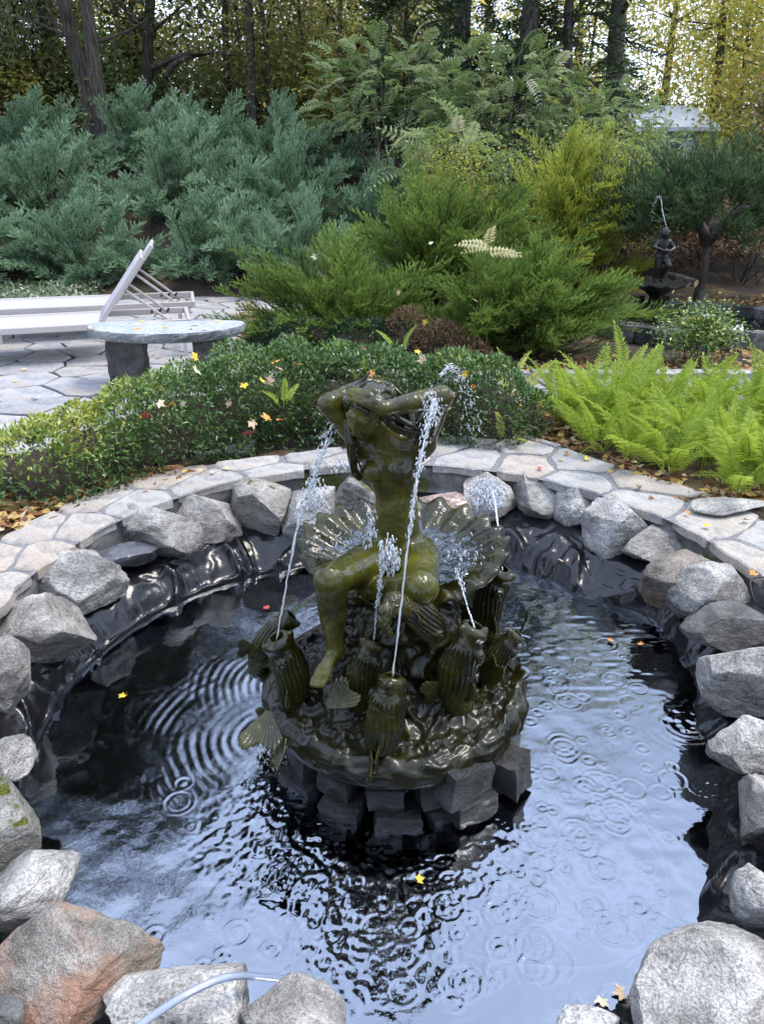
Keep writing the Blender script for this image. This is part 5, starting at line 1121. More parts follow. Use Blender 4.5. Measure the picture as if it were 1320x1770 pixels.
# conifers
def conifer(label, px, Y, h_, rad, n=360, L=.85, low=.4, mat='conifer'):
    x = V(px, 150, Y)[0]; root = np.array([x, Y, float(hill(x, Y))]); o_ = empty('conifer', root, label, 'tree', 'dark conifers in the woodland', rot=(0, 0, rng.uniform(0, 6.28)))
    if len(CON) < 2:
        t = rng.uniform(0, 1, n) ** 1.3; az = rng.uniform(0, 6.28, n); r = 1.9 * (1 - t) ** .75 * rng.uniform(.35, 1, n) ** .5 + .1
        pos = np.stack([r * np.cos(az) * .8, r * np.sin(az) * .8, low + t * (8 - low)], 1); dr = np.stack([np.cos(az), np.sin(az), -.25 + .35 * rng.normal(size=n)], 1)
        v, f, r_ = grow(pos, dr, rng.uniform(.7, 1.3, n) * L, CPL, .5, .18); tv, tf = tube(smooth_path([(0, 0, -.2), (.1, 0, 4), (.05, 0, 7.7)], 10), np.linspace(.2, .03, 10), 8)
        CON.append((mesh('crown', v, f, M[mat], False, r_), mesh('trunk', tv, tf, M['bark'])))
    c_, t_ = CON[(px // 5) % len(CON)]; link('crown', c_, o_); link('trunk', t_, o_); o_.scale = (rad / 1.9, rad / 1.9, h_ / 8)
CON = []
def fatplume(seed):
    return plume(seed, 16, .45, .6, .04)
CPL = [fatplume(s_) for s_ in (21, 22, 23)]
conifer('dense dark conifer beside the vine-clad trunk', 905, 15.2, 8.0, 1.9, 430)
conifer('dark conifer with open lower boughs above the compound-leaved shrubs', 790, 16.0, 8.5, 1.9, 430)
conifer('dark conifer behind the two close grey trunks', 95, 20.5, 12, 2.6, 480, 1.1); conifer('dark conifer at the edge of the willow curtain', -60, 21, 12, 2.6, 420, 1.1)
# willow curtain
root = np.array([V(-40, 100, 14.2)[0], 14.2, float(hill(V(-40, 100, 14.2)[0], 14.2))]); o_ = empty('weeping_willow', root, 'weeping willow curtain hanging over the blue junipers', 'tree'); P_, D_ = [], []
for q in range(120):
    x0, y0 = V(rng.uniform(-230, 66), 100, 14.2)[0], 14.2 + rng.normal() * .4; zt, zb = 6.0, CAMH + rng.uniform(1.3, 2.6)
    m = int((zt - zb) / .028); tz = np.linspace(zt, zb, m); sw = rng.normal() * .1; P_.append(np.stack([x0 + sw * np.linspace(0, 1, m) ** 2 + rng.normal(size=m) * .02, y0 + rng.normal(size=m) * .02, tz], 1))
P_ = np.concatenate(P_); m = len(P_); v, f, r = leaves(P_, rng.normal(size=(m, 3)) * .5 + [0, 0, -1], rng.uniform(.06, .11, m), rng.uniform(.012, .02, m), np.clip(.5 + rng.normal(size=m) * .2, 0, 1)); part('crown', v, f, 'willow', o_, r, False, root)
v, f = tube(smooth_path([root - [0, 0, .2], root + [-1.0, .3, 3], root + [-1.2, .3, 6.5]], 9), np.linspace(.3, .15, 9), 9); part('trunk', v, f, 'bark', o_, root=root)
# right-hand shrubs
GS = 'shrubs along the right edge of the garden'
shrub('red_leaved_shrub', 'reddish shrub with mixed green leaves beside the pale blue shed', 'shrub', 6.6, 12.4, (1.3, .9, 3.6), 9000, (.085, .05), 'redbush', group=GS, clump=.2, nc=110)
shrub('leafy_shrub', 'light green shrub in front of the pale blue shed', 'shrub', 5.6, 12.6, (.7, .6, 1.55), 4500, (.10, .06), 'yellow_leaf', group=GS, clump=.18, nc=60, base=.4)
shrub('airy_shrub', 'open thin-stemmed shrub with sparse yellow leaves over the russet bracken', 'shrub', 4.9, 9.6, (.8, .6, 1.75), 2400, (.055, .032), 'yellow_leaf', z=-.02, group=GS, clump=.16, nc=60, nst=22, base=.35, rst=.014)
shrub('airy_shrub', 'open thin-stemmed shrub behind the little round pool', 'shrub', 5.0, 8.3, (.45, .5, 1.5), 1300, (.05, .03), 'yellow_leaf', z=-.02, group=GS, clump=.14, nc=40, nst=16, base=.3, rst=.012)
shrub('dead_bracken', 'low russet dead bracken under the airy shrubs', 'bracken', 4.9, 10.9, (1.3, .6, 1.05), 9000, (.07, .016), 'dry', z=.05, group=GS, clump=.16, nc=90, nst=14, base=.62, rst=.01)
shrub('dead_bracken', 'russet dead bracken patch behind the juniper tree trunk', 'bracken', 3.6, 11.3, (1.1, .5, 1.0), 6000, (.07, .016), 'dry', z=.05, group=GS, clump=.16, nc=70, nst=12, base=.55, rst=.01)
shrub('undergrowth_bush', 'dark leafy undergrowth filling the gap behind the golden shrub', 'bush', 2.9, 11.2, (1.6, .6, 1.7), 9000, (.07, .04), 'sumac', group=GS, clump=.2, nc=90, base=.35)
shrub('undergrowth_bush', 'dark undergrowth between juniper tree and shed', 'bush', 4.7, 12.0, (1.4, .6, 1.25), 8000, (.07, .04), 'sumac', group=GS, clump=.2, nc=90, base=.35)
# variegated ground cover at the patio edge
n = 5200; p = np.stack([rng.uniform(-6.2, -3.55, n), rng.uniform(8.9, 10.3, n), rng.uniform(.02, .16, n)], 1); v, f, r = leaves(p, rng.normal(size=(n, 3)) + [0, 0, .2], rng.uniform(.04, .08, n), rng.uniform(.02, .04, n), rng.uniform(0, 1, n))
tag(link('ground_cover', mesh('ground_cover', v, f, M['cover'], False, r)), 'variegated ground cover between patio and blue junipers', 'ground cover', kind='stuff')
# ---- ferns
FERN_ME = []
for s_ in range(5):
    v, f, r = pinnate(40 + s_, 30, .030, .17, .42 + .14 * s_ / 4); FERN_ME.append(mesh('frond', v, f, M['fern'], False, np.clip(.55 + r * 1.5, .06, 1)))
s_ = pinnate(55, 26, .030, .15, .5); FPALE = mesh('frond_pale', s_[0], s_[1], M['fern'], False, np.clip(.93 + s_[2], .06, 1))
def fern(x, y, nf, L, label, group='ferns in the bed beside the coping', up_=1.05, me=None, z=-.02):
    o_ = empty('fern', (x, y, z), label, 'fern', group); a0 = rng.uniform(0, 6.28)
    for q in range(nf):
        az = a0 + 6.283 * q / nf + rng.normal() * .35; el = up_ + rng.normal() * .24
        fr = link('frond', me or FERN_ME[rng.integers(0, 5)], o_, loc=(.03 * math.cos(az), .03 * math.sin(az), 0)); fr.rotation_euler = Euler((rng.normal() * .5, -el, az)); fr.scale = (L * rng.uniform(.55, 1.15), L * rng.uniform(.7, 1.0), L * rng.uniform(.7, 1.3))
fern_spots = []
tries = 0
while len(fern_spots) < 52 and tries < 5000:
    tries += 1; p = np.array([rng.uniform(1.05, 3.4), rng.uniform(3.6, 5.35)]); q = p - PC; rr_ = np.linalg.norm(q)
    if rr_ < coping_out(np.arctan2(q[1], q[0])) + .16 or p[0] < 1.08 + .35 * (5.2 - p[1]) + .9 * max(0, p[1] - 5.0): continue
    if all(np.linalg.norm(p - o_) > .17 for o_ in fern_spots): fern_spots.append(p)
for p in fern_spots: fern(p[0], p[1], 9, rng.uniform(.40, .58), 'yellow-green fern in the dense bed beside the coping')
p = U(885, 690); fern(p[0], p[1], 6, .42, 'pale bleached fern at the left end of the bed by the hedge', up_=1.15, me=FPALE)
p = U(870, 760); fern(p[0], p[1], 4, .30, 'withered yellow fern drooping over the coping corner', up_=.7, me=FPALE)
p = U(985, 730); fern(p[0], p[1], 6, .40, 'small green fern on the leaf litter by the coping corner')
for px, py, zz_, L, lb in ((690, 600, .36, .24, 'bright fern tip poking out of the hedge top'), (490, 690, .30, .22, 'small fern growing out of the hedge near a brown stalk'), (625, 650, .36, .18, 'tiny fern shoot in the hedge behind her head'), (590, 620, .38, .20, 'fern shoot lying along the hedge top')):
    p = U(px, py, zz_); fern(p[0], p[1], 3, L, lb, 'fern shoots in the hedge', 1.1, z=zz_ - .04)
# cream dead compound leaves caught in the juniper
root = V(850, 440, 6.35); o_ = empty('cream_leaf_spray', root, 'spray of cream-coloured dead leaves caught in the green juniper', 'leaf spray'); CP = mesh('dead_leaf', *(lambda t: (t[0], t[1]))(pinnate(77, 8, .10, .22, .4)), M['cream_leaf'], False, np.full(len(pinnate(77, 8, .10, .22, .4)[0]), .6))
for q in range(5): fr = link('dead_leaf', CP, o_, loc=rng.normal(size=3) * .05); fr.rotation_euler = Euler((rng.normal() * .4, .1 + rng.normal() * .3, rng.choice((math.pi, 0, -1.2, 2.5)) + rng.normal() * .4)); fr.scale = (.3,) * 3
# strap-leaved tuft at the left edge
def tuft(label, x, y, n, L, name='grass_tuft'):
    o_ = empty(name, (x, y, -.03), label, 'grass'); T, F_ = [], []
    for q in range(n):
        az = rng.uniform(0, 6.28); l_ = L * rng.uniform(.6, 1.15); u_ = np.linspace(0, 1, 8); h_ = l_ * (.75 * u_ - .62 * u_ ** 2.4); o2 = l_ * .75 * u_ ** 1.3; wd = .009 * (1 - u_ ** 2) + .001; c, s2 = math.cos(az), math.sin(az)
        A_ = np.stack([o2 * c - wd * s2, o2 * s2 + wd * c, h_], 1); B_ = np.stack([o2 * c + wd * s2, o2 * s2 - wd * c, h_], 1); V_ = np.concatenate([A_, B_]); i = np.arange(7); f = np.stack([i, i + 8, i + 9, i + 1], 1)
        link('blade', mesh('blade', V_, f, M['blade'], True, np.full(16, rng.uniform(0, 1))), o_)
p = U(10, 850); tuft('arching strap-leaved tuft at the end of the hedge', p[0], p[1], 30, .42)

# unseen trees added round the rest of the garden to cut fill light
for q, (x, y, s_) in enumerate(((-9, -9, .95), (-1, -14, 1.0), (8, -12, 1.0), (13, -3, .9), (-13, 0, 1.0), (-14, 7, 1.0), (14, 5, .85), (3, -19, 1.1), (-7, -18, 1.1))):
    put_tree('tall_tree', 'tall', q, x, y, 'unseen tall grey-barked tree added round the viewpoint to cut fill light', 'unseen trees added to cut fill light', s_)
for q, (x, y) in enumerate(((-5, -5), (-2.5, -7), (.5, -6.5), (3, -6), (5.5, -5), (7.5, -2.5), (-7.5, -2.5), (-8.5, 1.5), (8.5, 1), (-4, -8.5), (2, -9), (5, -8), (9, 3.5), (-10, 4))):  # out-of-view saplings added under the tall crowns to darken low fill light
    put_tree('unseen_sapling', 'slim', q, x, y, 'unseen slender sapling added round the viewpoint to darken low fill light', 'unseen saplings added to darken low fill light', .95)
# ------------------------------------------------------------------ granite bench
bc = np.array([-1.66, 5.92]); n = 72; t = np.linspace(0, 2 * math.pi, n, endpoint=False)
ex = .60 * np.sign(np.cos(t)) * np.abs(np.cos(t)) ** .75; ey = .235 * np.sign(np.sin(t)) * np.abs(np.sin(t)) ** .8 + .13 * (ex / .6) ** 2 * 1.0 - .04
bo = empty('granite_bench', (bc[0], bc[1], 0), 'kidney-shaped grey granite bench on two stone legs with leaves on its seat', 'bench', rot=(0, 0, R_(3)))
rings_ = []
for z, s_, rgh in ((.375, .90, .012), (.385, .97, .02), (.41, 1.0, .022), (.435, 1.0, .018), (.450, .985, .004)):
    q = np.stack([ex * s_, ey * s_, np.full(n, z)], 1); nn_ = noise(q * 22, 3) + .6 * noise(q * 50, 4); q[:, :2] *= (1 + rgh * nn_ / np.maximum(np.hypot(ex, ey), .15) * .6)[:, None]; rings_.append(q)
A_ = np.array(rings_); i = np.arange(4)[:, None] * n; j = np.arange(n)[None]; k = (j + 1) % n
side = np.stack([i + j, i + k, i + n + k, i + n + j], 2).reshape(-1, 4)
link('seat_edge', mesh('seat_edge', A_.reshape(-1, 3), [list(q) for q in side] + [list(range(n))[::-1]], M['bench_edge'], False), bo)
tp_ = rings_[-1].copy(); tp_[:, 2] = .4505; t2 = tp_.copy(); t2[:, :2] *= .995; t2[:, 2] = .453
link('seat_top', mesh('seat_top', np.concatenate([tp_, t2]), [list(range(n, 2 * n))] + [[q, (q + 1) % n, n + (q + 1) % n, n + q] for q in range(n)], M['bench'], False), bo)
for x, y in ((-.31, .03), (.33, .05)): block('leg', (x, y, .185), (.27, .20, .385), .04, 'bench_leg', int(50 + x * 10), bo, np.zeros(3))
# ------------------------------------------------------------------ sun loungers
def bar(a_, b_, w_, h_): 
    a_, b_ = np.asarray(a_, float), np.asarray(b_, float); d = b_ - a_; L = np.linalg.norm(d); F = frame(d[None])[0]; v, f = box(0, 0, 0, L, w_, h_); return v @ F.T + (a_ + b_) / 2, f
def bars(name, lst, mat, parent, loc=None, rot=None):
    v, f, _ = merge([bar(*b_) for b_ in lst]); o_ = link(name, mesh(name, v, f, M[mat], False), parent, loc, rot); m = o_.modifiers.new('bevel', 'BEVEL'); m.width = .006; m.segments = 2; return o_
def lounger(label, x, y, rz, back=True):
    o_ = empty('sun_lounger', (x, y, 0), label, 'sun lounger', 'sun loungers on the patio', rot=(0, 0, rz)); W = .30; z = .30                 # head end at x=0, feet at x=-1.95
    bars('side_rail', [((-1.95, -W, z), (0, -W, z), .035, .055)], 'lounger', o_); bars('side_rail', [((-1.95, W, z), (0, W, z), .035, .055)], 'lounger', o_)
    bars('end_rail', [((0.0175, -W - .0175, z), (0.0175, W + .0175, z), .035, .0545)], 'lounger', o_); bars('end_rail', [((-1.9675, -W - .0175, z), (-1.9675, W + .0175, z), .035, .0545)], 'lounger', o_)
    for lx in (-1.80, -.04):
        for s_ in (-1, 1): bars('leg', [((lx, s_ * (W - .002), .0), (lx, s_ * (W - .002), z - .028), .034, .045)], 'lounger', o_)
    hx = -.72; sv = []
    u_ = np.linspace(-1.945, hx, 12); V_ = np.array([[a_, b_, z + .022 - .014 * (1 - (b_ / W) ** 2)] for a_ in u_ for b_ in np.linspace(-W + .018, W - .018, 7)]); i = np.arange(11)[:, None] * 7 + np.arange(6)[None]
    m = link('seat_sling', mesh('seat_sling', V_, np.stack([i, i + 7, i + 8, i + 1], -1).reshape(-1, 4), M['sling']), o_); md = m.modifiers.new('t', 'SOLIDIFY'); md.thickness = .006
    an_ = R_(52); L = .66; bx, bz = math.cos(an_), math.sin(an_)
    br = link('backrest', None, o_, loc=(hx, 0, z + .03)) if False else None
    pt = lambda s_, y_, o2=0: (hx + bx * s_ - bz * o2, y_, z + .03 + bz * s_ + bx * o2)
    fr = bars('backrest_frame', [(pt(0, -W + .04), pt(L, -W + .04), .03, .04), (pt(0, W - .04), pt(L, W - .04), .03, .04), (pt(L - .015, -W + .055), pt(L - .015, W - .055), .03, .038), (pt(L * .55, -W + .055, -.01), pt(L * .55, W - .055, -.01), .02, .02)], 'lounger', o_)
    V_ = np.array([pt(a_, b_, .012) for a_ in np.linspace(.01, L - .01, 8) for b_ in np.linspace(-W + .045, W - .045, 5)]); i = np.arange(7)[:, None] * 5 + np.arange(4)[None]
    m = link('back_sling', mesh('back_sling', V_, np.stack([i, i + 1, i + 6, i + 5], -1).reshape(-1, 4), M['sling']), o_); md = m.modifiers.new('t', 'SOLIDIFY'); md.thickness = .006
    for s_ in (-1, 1):
        e = pt(L * .52, s_ * (W - .07), -.015); bars('prop_strut', [(e, (hx + .56, s_ * (W - .07), z + .012), .014, .024)], 'lounger', o_)
        for q in range(3): bars('notch', [((hx + .42 + q * .07, s_ * (W - .03), z - .01), (hx + .445 + q * .07, s_ * (W - .03), z + .03), .012, .02)], 'rubber', o_)
lounger('pale sun lounger nearer the granite bench, its backrest raised', -1.80, 7.16, R_(16)); lounger('pale sun lounger nearer the blue junipers, its backrest raised', -1.95, 8.05, R_(14))
# ------------------------------------------------------------------ boy fountain and its pool
fc = np.array([3.02, 8.05]); FB = np.array([fc[0] - .18, fc[1], -.05])
bf = empty('boy_fountain', FB, 'dark bronze fountain of a standing boy on a shell bowl above a fish pedestal', 'fountain')
q0 = V(1150, 398, 8.05); zt = q0[2]; bx_, by_ = q0[0], 8.05; FB2 = np.array([bx_, by_, 0]); bf.location = (bx_, by_, -.1); root = np.array([bx_, by_, -.1]); hz = .47                       # bowl level
S2 = SDF((bx_ - .24, by_ - .2, hz - .03), (bx_ + .24, by_ + .2, zt + .07), .0062); k = zt - hz
def bp(x, y, z): return np.array([bx_ + x, by_ + y, hz + z * k])
S2.ell(bp(0, -.005, .93), (.042, .046, .052), .01); S2.cone(bp(0, 0, .86), bp(0, 0, .80), .020, .025, .015); S2.ell(bp(0, .0, .70), (.058, .042, .085), .02); S2.ell(bp(0, 0, .54), (.054, .044, .06), .03)
S2.chain([bp(.055, 0, .78), bp(.105, -.03, .66), bp(.03, -.09, .61)], [.025, .021, .014], .012); S2.chain([bp(-.055, 0, .78), bp(-.10, -.03, .68), bp(-.02, -.09, .63)], [.025, .021, .014], .012); S2.ell(bp(.0, -.095, .62), (.035, .022, .025), .01)
S2.chain([bp(.028, 0, .48), bp(.06, -.06, .33), bp(.035, -.01, .16), bp(.03, -.0, .02)], [.040, .033, .026, .018], .015); S2.chain([bp(-.028, 0, .48), bp(-.032, -.015, .28), bp(-.04, 0, .02)], [.040, .031, .018], .015)
for s_ in (.03, -.04): S2.cone(bp(s_, 0, .02), bp(s_, -.05, .01), .017, .013, .008)
v, f = S2.mesh(); part('boy', v, f, 'dark_bronze', bf, root=root)
H2 = SDF((bx_ - .08, by_ - .08, hz + .85 * k), (bx_ + .08, by_ + .08, zt + .08), .006); H2.ell(bp(0, .008, .955), (.046, .048, .045), .01)
for q in range(22): d = unit(1, .0)[0]; H2.ell(bp(0, .008, .95) + d * .045, (.013, .013, .012), .006)
v, f = H2.mesh(); part('hair', v, f, 'dark_bronze', bf, root=root)
na = 96; a = np.linspace(0, 2 * math.pi, na, endpoint=False); pr = [(.05, .26), (.07, .33), (.14, .385), (.23, .425), (.30, .455), (.315, .468), (.30, .466), (.22, .445), (.10, .43), (.0, .428)]; rows = []
for r_, z_ in pr: rb = 1 + .05 * np.cos(12 * a) * (r_ / .3); rows.append(np.stack([bx_ + r_ * rb * np.cos(a), by_ + r_ * rb * np.sin(a), z_ + .012 * np.cos(12 * a) * (r_ / .3) ** 2 + 0 * a], 1))
A_ = np.array(rows); i = np.arange(9)[:, None] * na; j = np.arange(na)[None]; kk = (j + 1) % na; part('shell_bowl', A_.reshape(-1, 3), np.stack([i + j, i + kk, i + na + kk, i + na + j], 2).reshape(-1, 4), 'dark_bronze', bf, root=root)
for q in range(3): o_ = link('fish', FISH_ME, bf, loc=(.10 * math.cos(q * 2.09 + .5), .10 * math.sin(q * 2.09 + .5), .10), rot=(0, .2, q * 2.09 + .5), scale=(1.1, 1.1, 1.05)); o_.data.materials
v, f = lathe_np([(.24, -.1), (.23, .06), (.15, .10), (.08, .16), (.07, .30), (.0, .31)], (bx_, by_), 40); part('pedestal', v.reshape(-1, 3) * [1, 1, 1], f[:, ::-1], 'dark_bronze', bf, root=root)
top = np.array([bx_, by_, zt + .035]); jp = [top, V(1144, 365, 8.05), V(1142, 346, 8.05), V(1137, 340, 8.05), V(1131, 352, 8.02), V(1126, 380, 8.0)]
o_ = jet('thin jet rising from the boy\'s head and falling back in drops', jp, (.006, .005), 60, .012, core=.42, seed=31, rise=.3); o_['group'] = 'water thrown by the boy fountain'
# pool ring
pc = np.array([3.28, 8.02]); pr_ = .98; pool = empty('stone_pool_rim', (pc[0], pc[1], 0), 'ring of rounded grey stones edging the little round pool', 'pool rim')
for q in range(24):
    a_ = 2 * math.pi * q / 24; block('rim_stone', (pr_ * math.cos(a_), pr_ * .82 * math.sin(a_), .05), (.17, 2 * math.pi * pr_ / 24 * .92 * (.9 + .1 * abs(math.sin(a_))), .17), a_, 'bench_leg' if q % 3 else 'plinth_dry', 200 + q, pool, np.zeros(3))
n = 60; t = np.linspace(0, 2 * math.pi, n, endpoint=False); tag(link('pool_water', mesh('pool_water', np.stack([pc[0] + .93 * np.cos(t), pc[1] + .76 * np.sin(t), np.full(n, .035)], 1), [list(range(n))], M['water'])), kind='structure')
for px, py, s_, sd in ((1218, 558, .13, 3), (1264, 578, .12, 8)):
    p = U(px, py + 8, .06); m = []
    t = np.linspace(0, 1, 60); th_ = t * 15; rr_ = .62 * (1 - t) ** .8
    hl = np.stack([rr_ * np.cos(th_) * .5, t * 1.3 - .5, rr_ * np.sin(th_) * .5 + .1], 1); v, f = tube(hl * s_, np.maximum(rr_ * .62, .02) * s_, 9); parts_ = [(v, f)]
    for w_ in range(6): a_ = w_ * 1.05; parts_.append(tube(np.array([[.25 * math.cos(a_), -.25, .25 * math.sin(a_) + .1], [.7 * math.cos(a_), -.35, .7 * math.sin(a_) + .15]]) * s_, np.array([.14, .02]) * s_, 6))
    parts_.append((ICO[3][0] * np.array([.42, .62, .40]) * s_ + np.array([0, -.1, .1]) * s_, ICO[3][1])); v, f, _ = merge(parts_); E_ = np.array(Euler((.3, .3, sd)).to_matrix()); v = v @ E_.T
    tag(link('conch_shell', mesh('conch_shell', v, f, M['white_shell']), loc=p + [0, 0, .06]), 'white spiky conch shell on the far pool rim' if sd == 3 else 'white spiky conch shell inside the pool near the rim end', 'conch shell')
# cut logs behind the pool
for px, py, L, az, lb in ((1202, 490, .45, 2.2, 'cut juniper branch stub with pale sawn end beside the boy fountain'), (1170, 532, .5, 2.6, 'sawn log lying behind the pool rim'), (1235, 560, .7, .3, 'flat weathered stick lying behind the pool')):
    p = V(px, py, 8.95); d = np.array([math.cos(az), math.sin(az) * .9, .12]); o_ = empty('cut_log', p, lb, 'log'); v, f = tube(np.array([[0, 0, 0], d * L * .5 + [0, 0, .01], d * L]), [.045, .045, .04], 9, False); link('log_body', mesh('log_body', v, f, M['bark']), o_)
    v, f = tube(np.array([-d * .004, d * .003]), [.044, .044], 9); link('sawn_end', mesh('sawn_end', v, f, M['wood_end'], False), o_)
# ------------------------------------------------------------------ pale shed beyond the shrubs
Y = 18.0; a_ = V(1104, 222, Y); b_ = V(1205, 222, Y); zw = a_[2]; g0 = float(hill(a_[0], Y)); W = b_[0] - a_[0] + .1; hs = empty('garden_shed', (a_[0], Y, g0), 'pale blue weatherboard shed with light roof beyond the right-hand shrubs', 'shed')
hgt = zw - g0; nb = int(hgt / .16)
for q in range(nb):
    v, f = box(W / 2, 0, (q + .5) * hgt / nb, W, .03 + .02 * (q % 2 == 9), hgt / nb * .96, np.array(Euler((R_(5), 0, 0)).to_matrix())); link('board', mesh('board', v, f, M['siding'], False), hs)
v, f = box(W / 2, 1.5, hgt / 2 - .02, W - .04, 2.94, hgt - .05); link('wall', mesh('wall', v, f, M['siding'], False), hs)
rh = .42; V_ = np.array([[-.25, -.35, hgt - .06], [W + .25, -.35, hgt - .06], [W + .25, 1.5, hgt + rh], [-.25, 1.5, hgt + rh], [-.25, 3.35, hgt - .06], [W + .25, 3.35, hgt - .06]]); V2 = V_ + [0, 0, .08]
link('roof', mesh('roof', np.concatenate([V_, V2]), [[6, 7, 8, 9], [9, 8, 11, 10], [0, 3, 2, 1], [3, 4, 5, 2], [0, 1, 7, 6], [4, 10, 11, 5], [0, 6, 9, 3], [3, 9, 10, 4], [1, 2, 8, 7], [2, 5, 11, 8]], M['roof'], False), hs)
v, f = box(W * .5, -.035, hgt - .45, .7, .03, .5); wn = link('window', mesh('window', v, f, M['roof'], False), hs)
for q in (-1, 1): v, f = box(W * .5 + q * .16, -.053, hgt - .45, .28, .012, .4); link('pane', mesh('pane', v, f, M['glass'], False), wn)
# ------------------------------------------------------------------ hoses and cable
def hose(label, pts, r, mat, name='hose', tip=None, n=70):
    pa = smooth_path(pts, n); v, f = tube(pa, r, 10); o_ = empty(name, pa[0], label, 'hose'); link('tube', mesh('tube', v - pa[0], f, M[mat]), o_)
    if tip: d = nrm(pa[-1] - pa[-2]); v, f = tube(np.array([pa[-1] - d * .02, pa[-1] + d * .03]), [r * 1.12] * 2, 10); link('end_cap', mesh('end_cap', v - pa[0], f, M['rubber']), o_)
    return o_
hose('clear blue hose lying over a pale boulder into the water', [U(205, 1800, .02), U(270, 1752, .03), U(335, 1712, .03), U(400, 1688, 0), U(470, 1690, -.16), U(545, 1700, -.36)], .0085, 'hose', tip=True)
hose('sunken pale hose curving under the water beside the right liner edge', [U(1005, 1332, WZ - .010), U(1060, 1375, WZ - .012), U(1120, 1440, WZ - .02), U(1152, 1520, WZ - .03), U(1140, 1600, WZ - .03), U(1060, 1668, WZ - .03), U(930, 1672, WZ - .02), U(840, 1660, WZ - .012), U(780, 1643, WZ - .010)], .008, 'hose')
hose('thin black cable looped over the wall beside the upright rounded boulder', [U(1330, 1060, -.12), U(1305, 1040, -.06), U(1296, 1005, .0), U(1312, 998, .012), U(1335, 1000, .016)], .004, 'rubber', 'cable')
# ------------------------------------------------------------------ fallen leaves
def maple(seed, curl):
    rg_ = np.random.default_rng(seed); pts = []
    for q in range(5):
        a_ = math.pi / 2 + (q - 2) * .98; L = (.62, .92, 1.0, .92, .62)[q]
        for da, s_ in ((-.32, .66), (-.16, .80), (0, 1.0), (.16, .80), (.32, .66)): pts.append((math.cos(a_ + da) * L * s_, math.sin(a_ + da) * L * s_))
        if q < 4: pts.append((math.cos(a_ + .49) * .50, math.sin(a_ + .49) * .50))
    P = np.array(pts); P = P * (1 + rg_.normal(size=P.shape) * .05); z = curl * (P ** 2).sum(1) * (.6 + .5 * np.sin(np.arctan2(P[:, 1], P[:, 0]) * 2 + seed)) + rg_.normal(size=len(P)) * .04
    V_ = np.concatenate([[[0, -.05, 0]], np.c_[P, z], [[.02, -.55, .06], [-.02, -.55, .06]]]); m = len(P); f = [[0, q + 1, q + 2] for q in range(m - 1)] + [[0, m + 2, m + 1]]
    return V_, f
SHAPES = [maple(1, .22), maple(2, -.18), maple(3, .4)]; MAPLE = {}
for k_ in ('yellow', 'orange', 'tan', 'red', 'cream'): MAPLE[k_] = [mesh('maple_leaf', v, f, M['leaf_' + k_], False) for v, f in SHAPES]
def leaf(px, py, z, c, where, group, s_=.035, flatn=.35):
    p = U(px, py, z); o_ = link('fallen_leaf', MAPLE[c][rng.integers(0, 3)], loc=p + [0, 0, .006], rot=(rng.normal() * flatn, rng.normal() * flatn, rng.uniform(0, 6.28)), scale=s_ * rng.uniform(.8, 1.2))
    return tag(o_, ('bright ' if c in ('yellow', 'red') else '') + c + ' fallen maple leaf ' + where, 'leaf', group)
for px, py, c in ((160, 569, 'yellow'), (185, 573, 'cream'), (210, 563, 'cream'), (238, 563, 'cream'), (247, 556, 'yellow'), (240, 569, 'orange'), (286, 566, 'yellow'), (283, 571, 'cream'), (337, 563, 'cream'), (333, 569, 'yellow'), (352, 571, 'cream'), (378, 556, 'yellow')): leaf(px, py, .455, c, 'lying on the granite bench seat', 'leaves on the bench', .034, .12)
for px, py, c, z in ((340, 618, 'yellow', .42), (215, 676, 'yellow', .3), (206, 690, 'cream', .3), (273, 672, 'yellow', .36), (275, 698, 'cream', .35), (292, 702, 'orange', .35), (315, 702, 'cream', .36), (340, 640, 'cream', .42), (422, 666, 'yellow', .42), (453, 658, 'yellow', .42), (464, 660, 'tan', .42), (397, 698, 'tan', .38), (427, 748, 'red', .25), (435, 732, 'tan', .3), (463, 725, 'orange', .32), (490, 727, 'orange', .32), (250, 718, 'red', .25), (133, 733, 'red', .2), (198, 750, 'cream', .22), (478, 625, 'orange', .43), (514, 630, 'orange', .43), (484, 638, 'tan', .43), (628, 603, 'red', .43), (642, 645, 'orange', .42), (650, 651, 'tan', .42), (720, 608, 'yellow', .43), (731, 625, 'tan', .42), (793, 622, 'yellow', .40), (806, 647, 'yellow', .38), (778, 680, 'orange', .33), (815, 668, 'orange', .33)): leaf(px, py, z + .075, c, 'caught in the top of the low hedge', 'leaves caught in the hedge', .040, .7)
for px, py, c in ((930, 810, 'red'), (1014, 795, 'yellow'), (1205, 880, 'yellow'), (1220, 911, 'yellow'), (1190, 888, 'orange'), (252, 846, 'orange'), (1300, 995, 'orange'), (318, 815, 'yellow'), (345, 816, 'tan'), (365, 818, 'tan'), (1285, 900, 'tan'), (390, 812, 'tan')): leaf(px, py, .016, c, 'lying on the pond coping', 'leaves on the coping', .030, .15)
for px, py, c in ((215, 1203, 'yellow'), (722, 1523, 'yellow'), (1040, 1730, 'cream'), (1075, 1718, 'tan'), (460, 1053, 'red'), (1056, 1108, 'orange'), (1108, 1115, 'orange')): leaf(px, py, WZ + .003, c, 'floating on the pond water', 'leaves floating in the pond', .026, .1)
for px, py, c, w_ in ((1272, 1545, 'cream', 'lying on the dry black liner beside a cracked boulder'), (970, 970, 'tan', 'stuck on the wet liner below the blue-grey boulder')): leaf(px, py, -.27, c, w_, 'leaves on the liner', .028, .2)
leaf(862, 1272, -.15, 'orange', 'stuck on the rim of the bronze plate', 'leaves on the fountain', .022, .5)
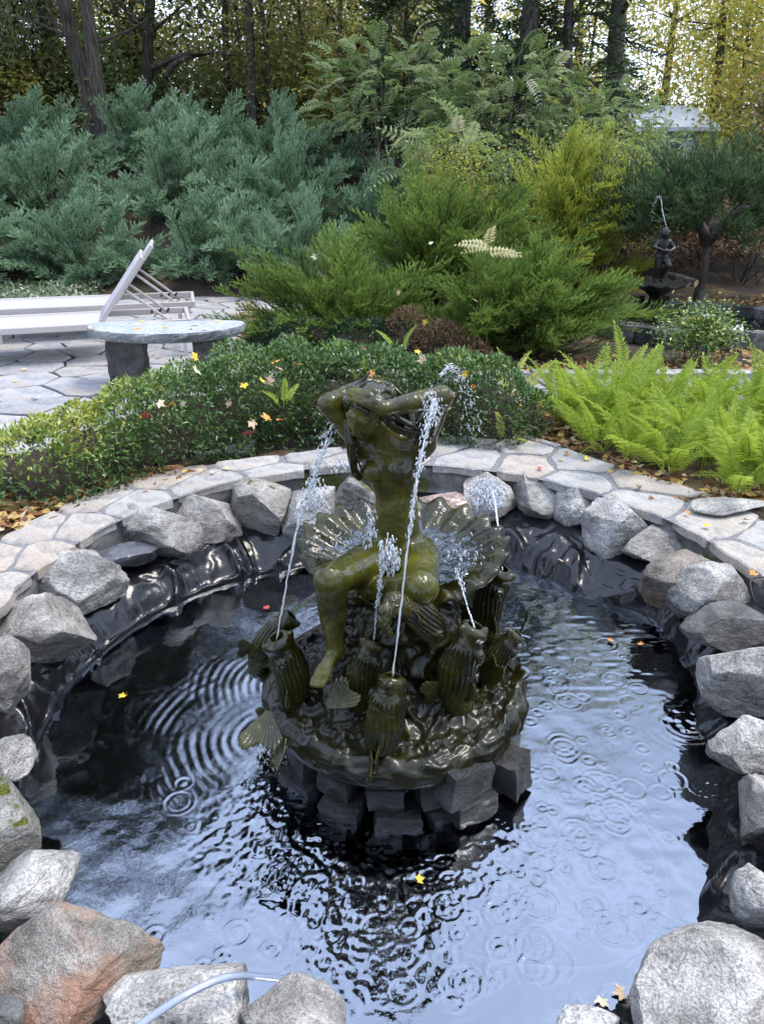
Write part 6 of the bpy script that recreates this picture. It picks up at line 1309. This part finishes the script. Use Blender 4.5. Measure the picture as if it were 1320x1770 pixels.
for px, py, c in ((60, 690, 'tan'), (95, 735, 'orange'), (25, 660, 'yellow'), (120, 610, 'yellow'), (265, 612, 'orange'), (275, 618, 'tan'), (300, 600, 'cream'), (40, 640, 'tan'), (150, 600, 'cream'), (410, 620, 'tan'), (395, 590, 'cream')): leaf(px, py, .008, c, 'lying on the bluestone patio', 'leaves on the patio', .035, .2)
for px, py, c in ((690, 508, 'tan'), (545, 445, 'cream'), (640, 480, 'yellow'), (735, 560, 'yellow'), (745, 420, 'cream'), (820, 520, 'tan')): leaf(px, py, .55 if py > 470 else .9, c, 'caught in the green junipers', 'leaves caught in the junipers', .035, .7)
def litter(label, n, fn, L=(.04, .08)):
    p = fn(n); m = len(p); v, f, r = leaves(p, rng.normal(size=(m, 3)) * [1, 1, .22], rng.uniform(*L, m), rng.uniform(.025, .05, m), rng.uniform(0, 1, m)); tag(link('leaf_litter', mesh('leaf_litter', v, f, M['litter'], False, r)), label, 'leaf litter', kind='stuff')
def on_px(pts, sx, sy, z): 
    def fn(n): q = np.array(pts)[rng.integers(0, len(pts), n)]; return np.array([U(a_ + rng.normal() * sx, b_ + rng.normal() * sy, z) + [0, 0, rng.uniform(0, .015)] for a_, b_ in q])
    return fn
litter('drift of fallen leaves on the patio beside the bright juniper', 420, on_px(((440, 560), (455, 585), (430, 540), (470, 600), (425, 575)), 14, 14, .012))
litter('damp fallen leaves on the soil at the foot of the hedge', 520, on_px(((30, 880), (80, 865), (120, 855), (20, 900), (200, 835), (270, 820)), 22, 9, -.015))
litter('fallen leaves under the ferns along the coping', 700, on_px(((890, 730), (930, 750), (1000, 765), (1080, 800), (1150, 830), (1230, 860), (880, 700), (960, 720), (1290, 860)), 26, 10, -.012))
litter('fallen leaves on the bank between path and round pool', 700, on_px(((900, 635), (1000, 630), (1100, 640), (1200, 625), (1290, 615), (1260, 640)), 45, 8, .0))
litter('leaf litter under the shrubs behind the round pool', 900, on_px(((1240, 525), (1290, 530), (1200, 530)), 45, 8, -.01))
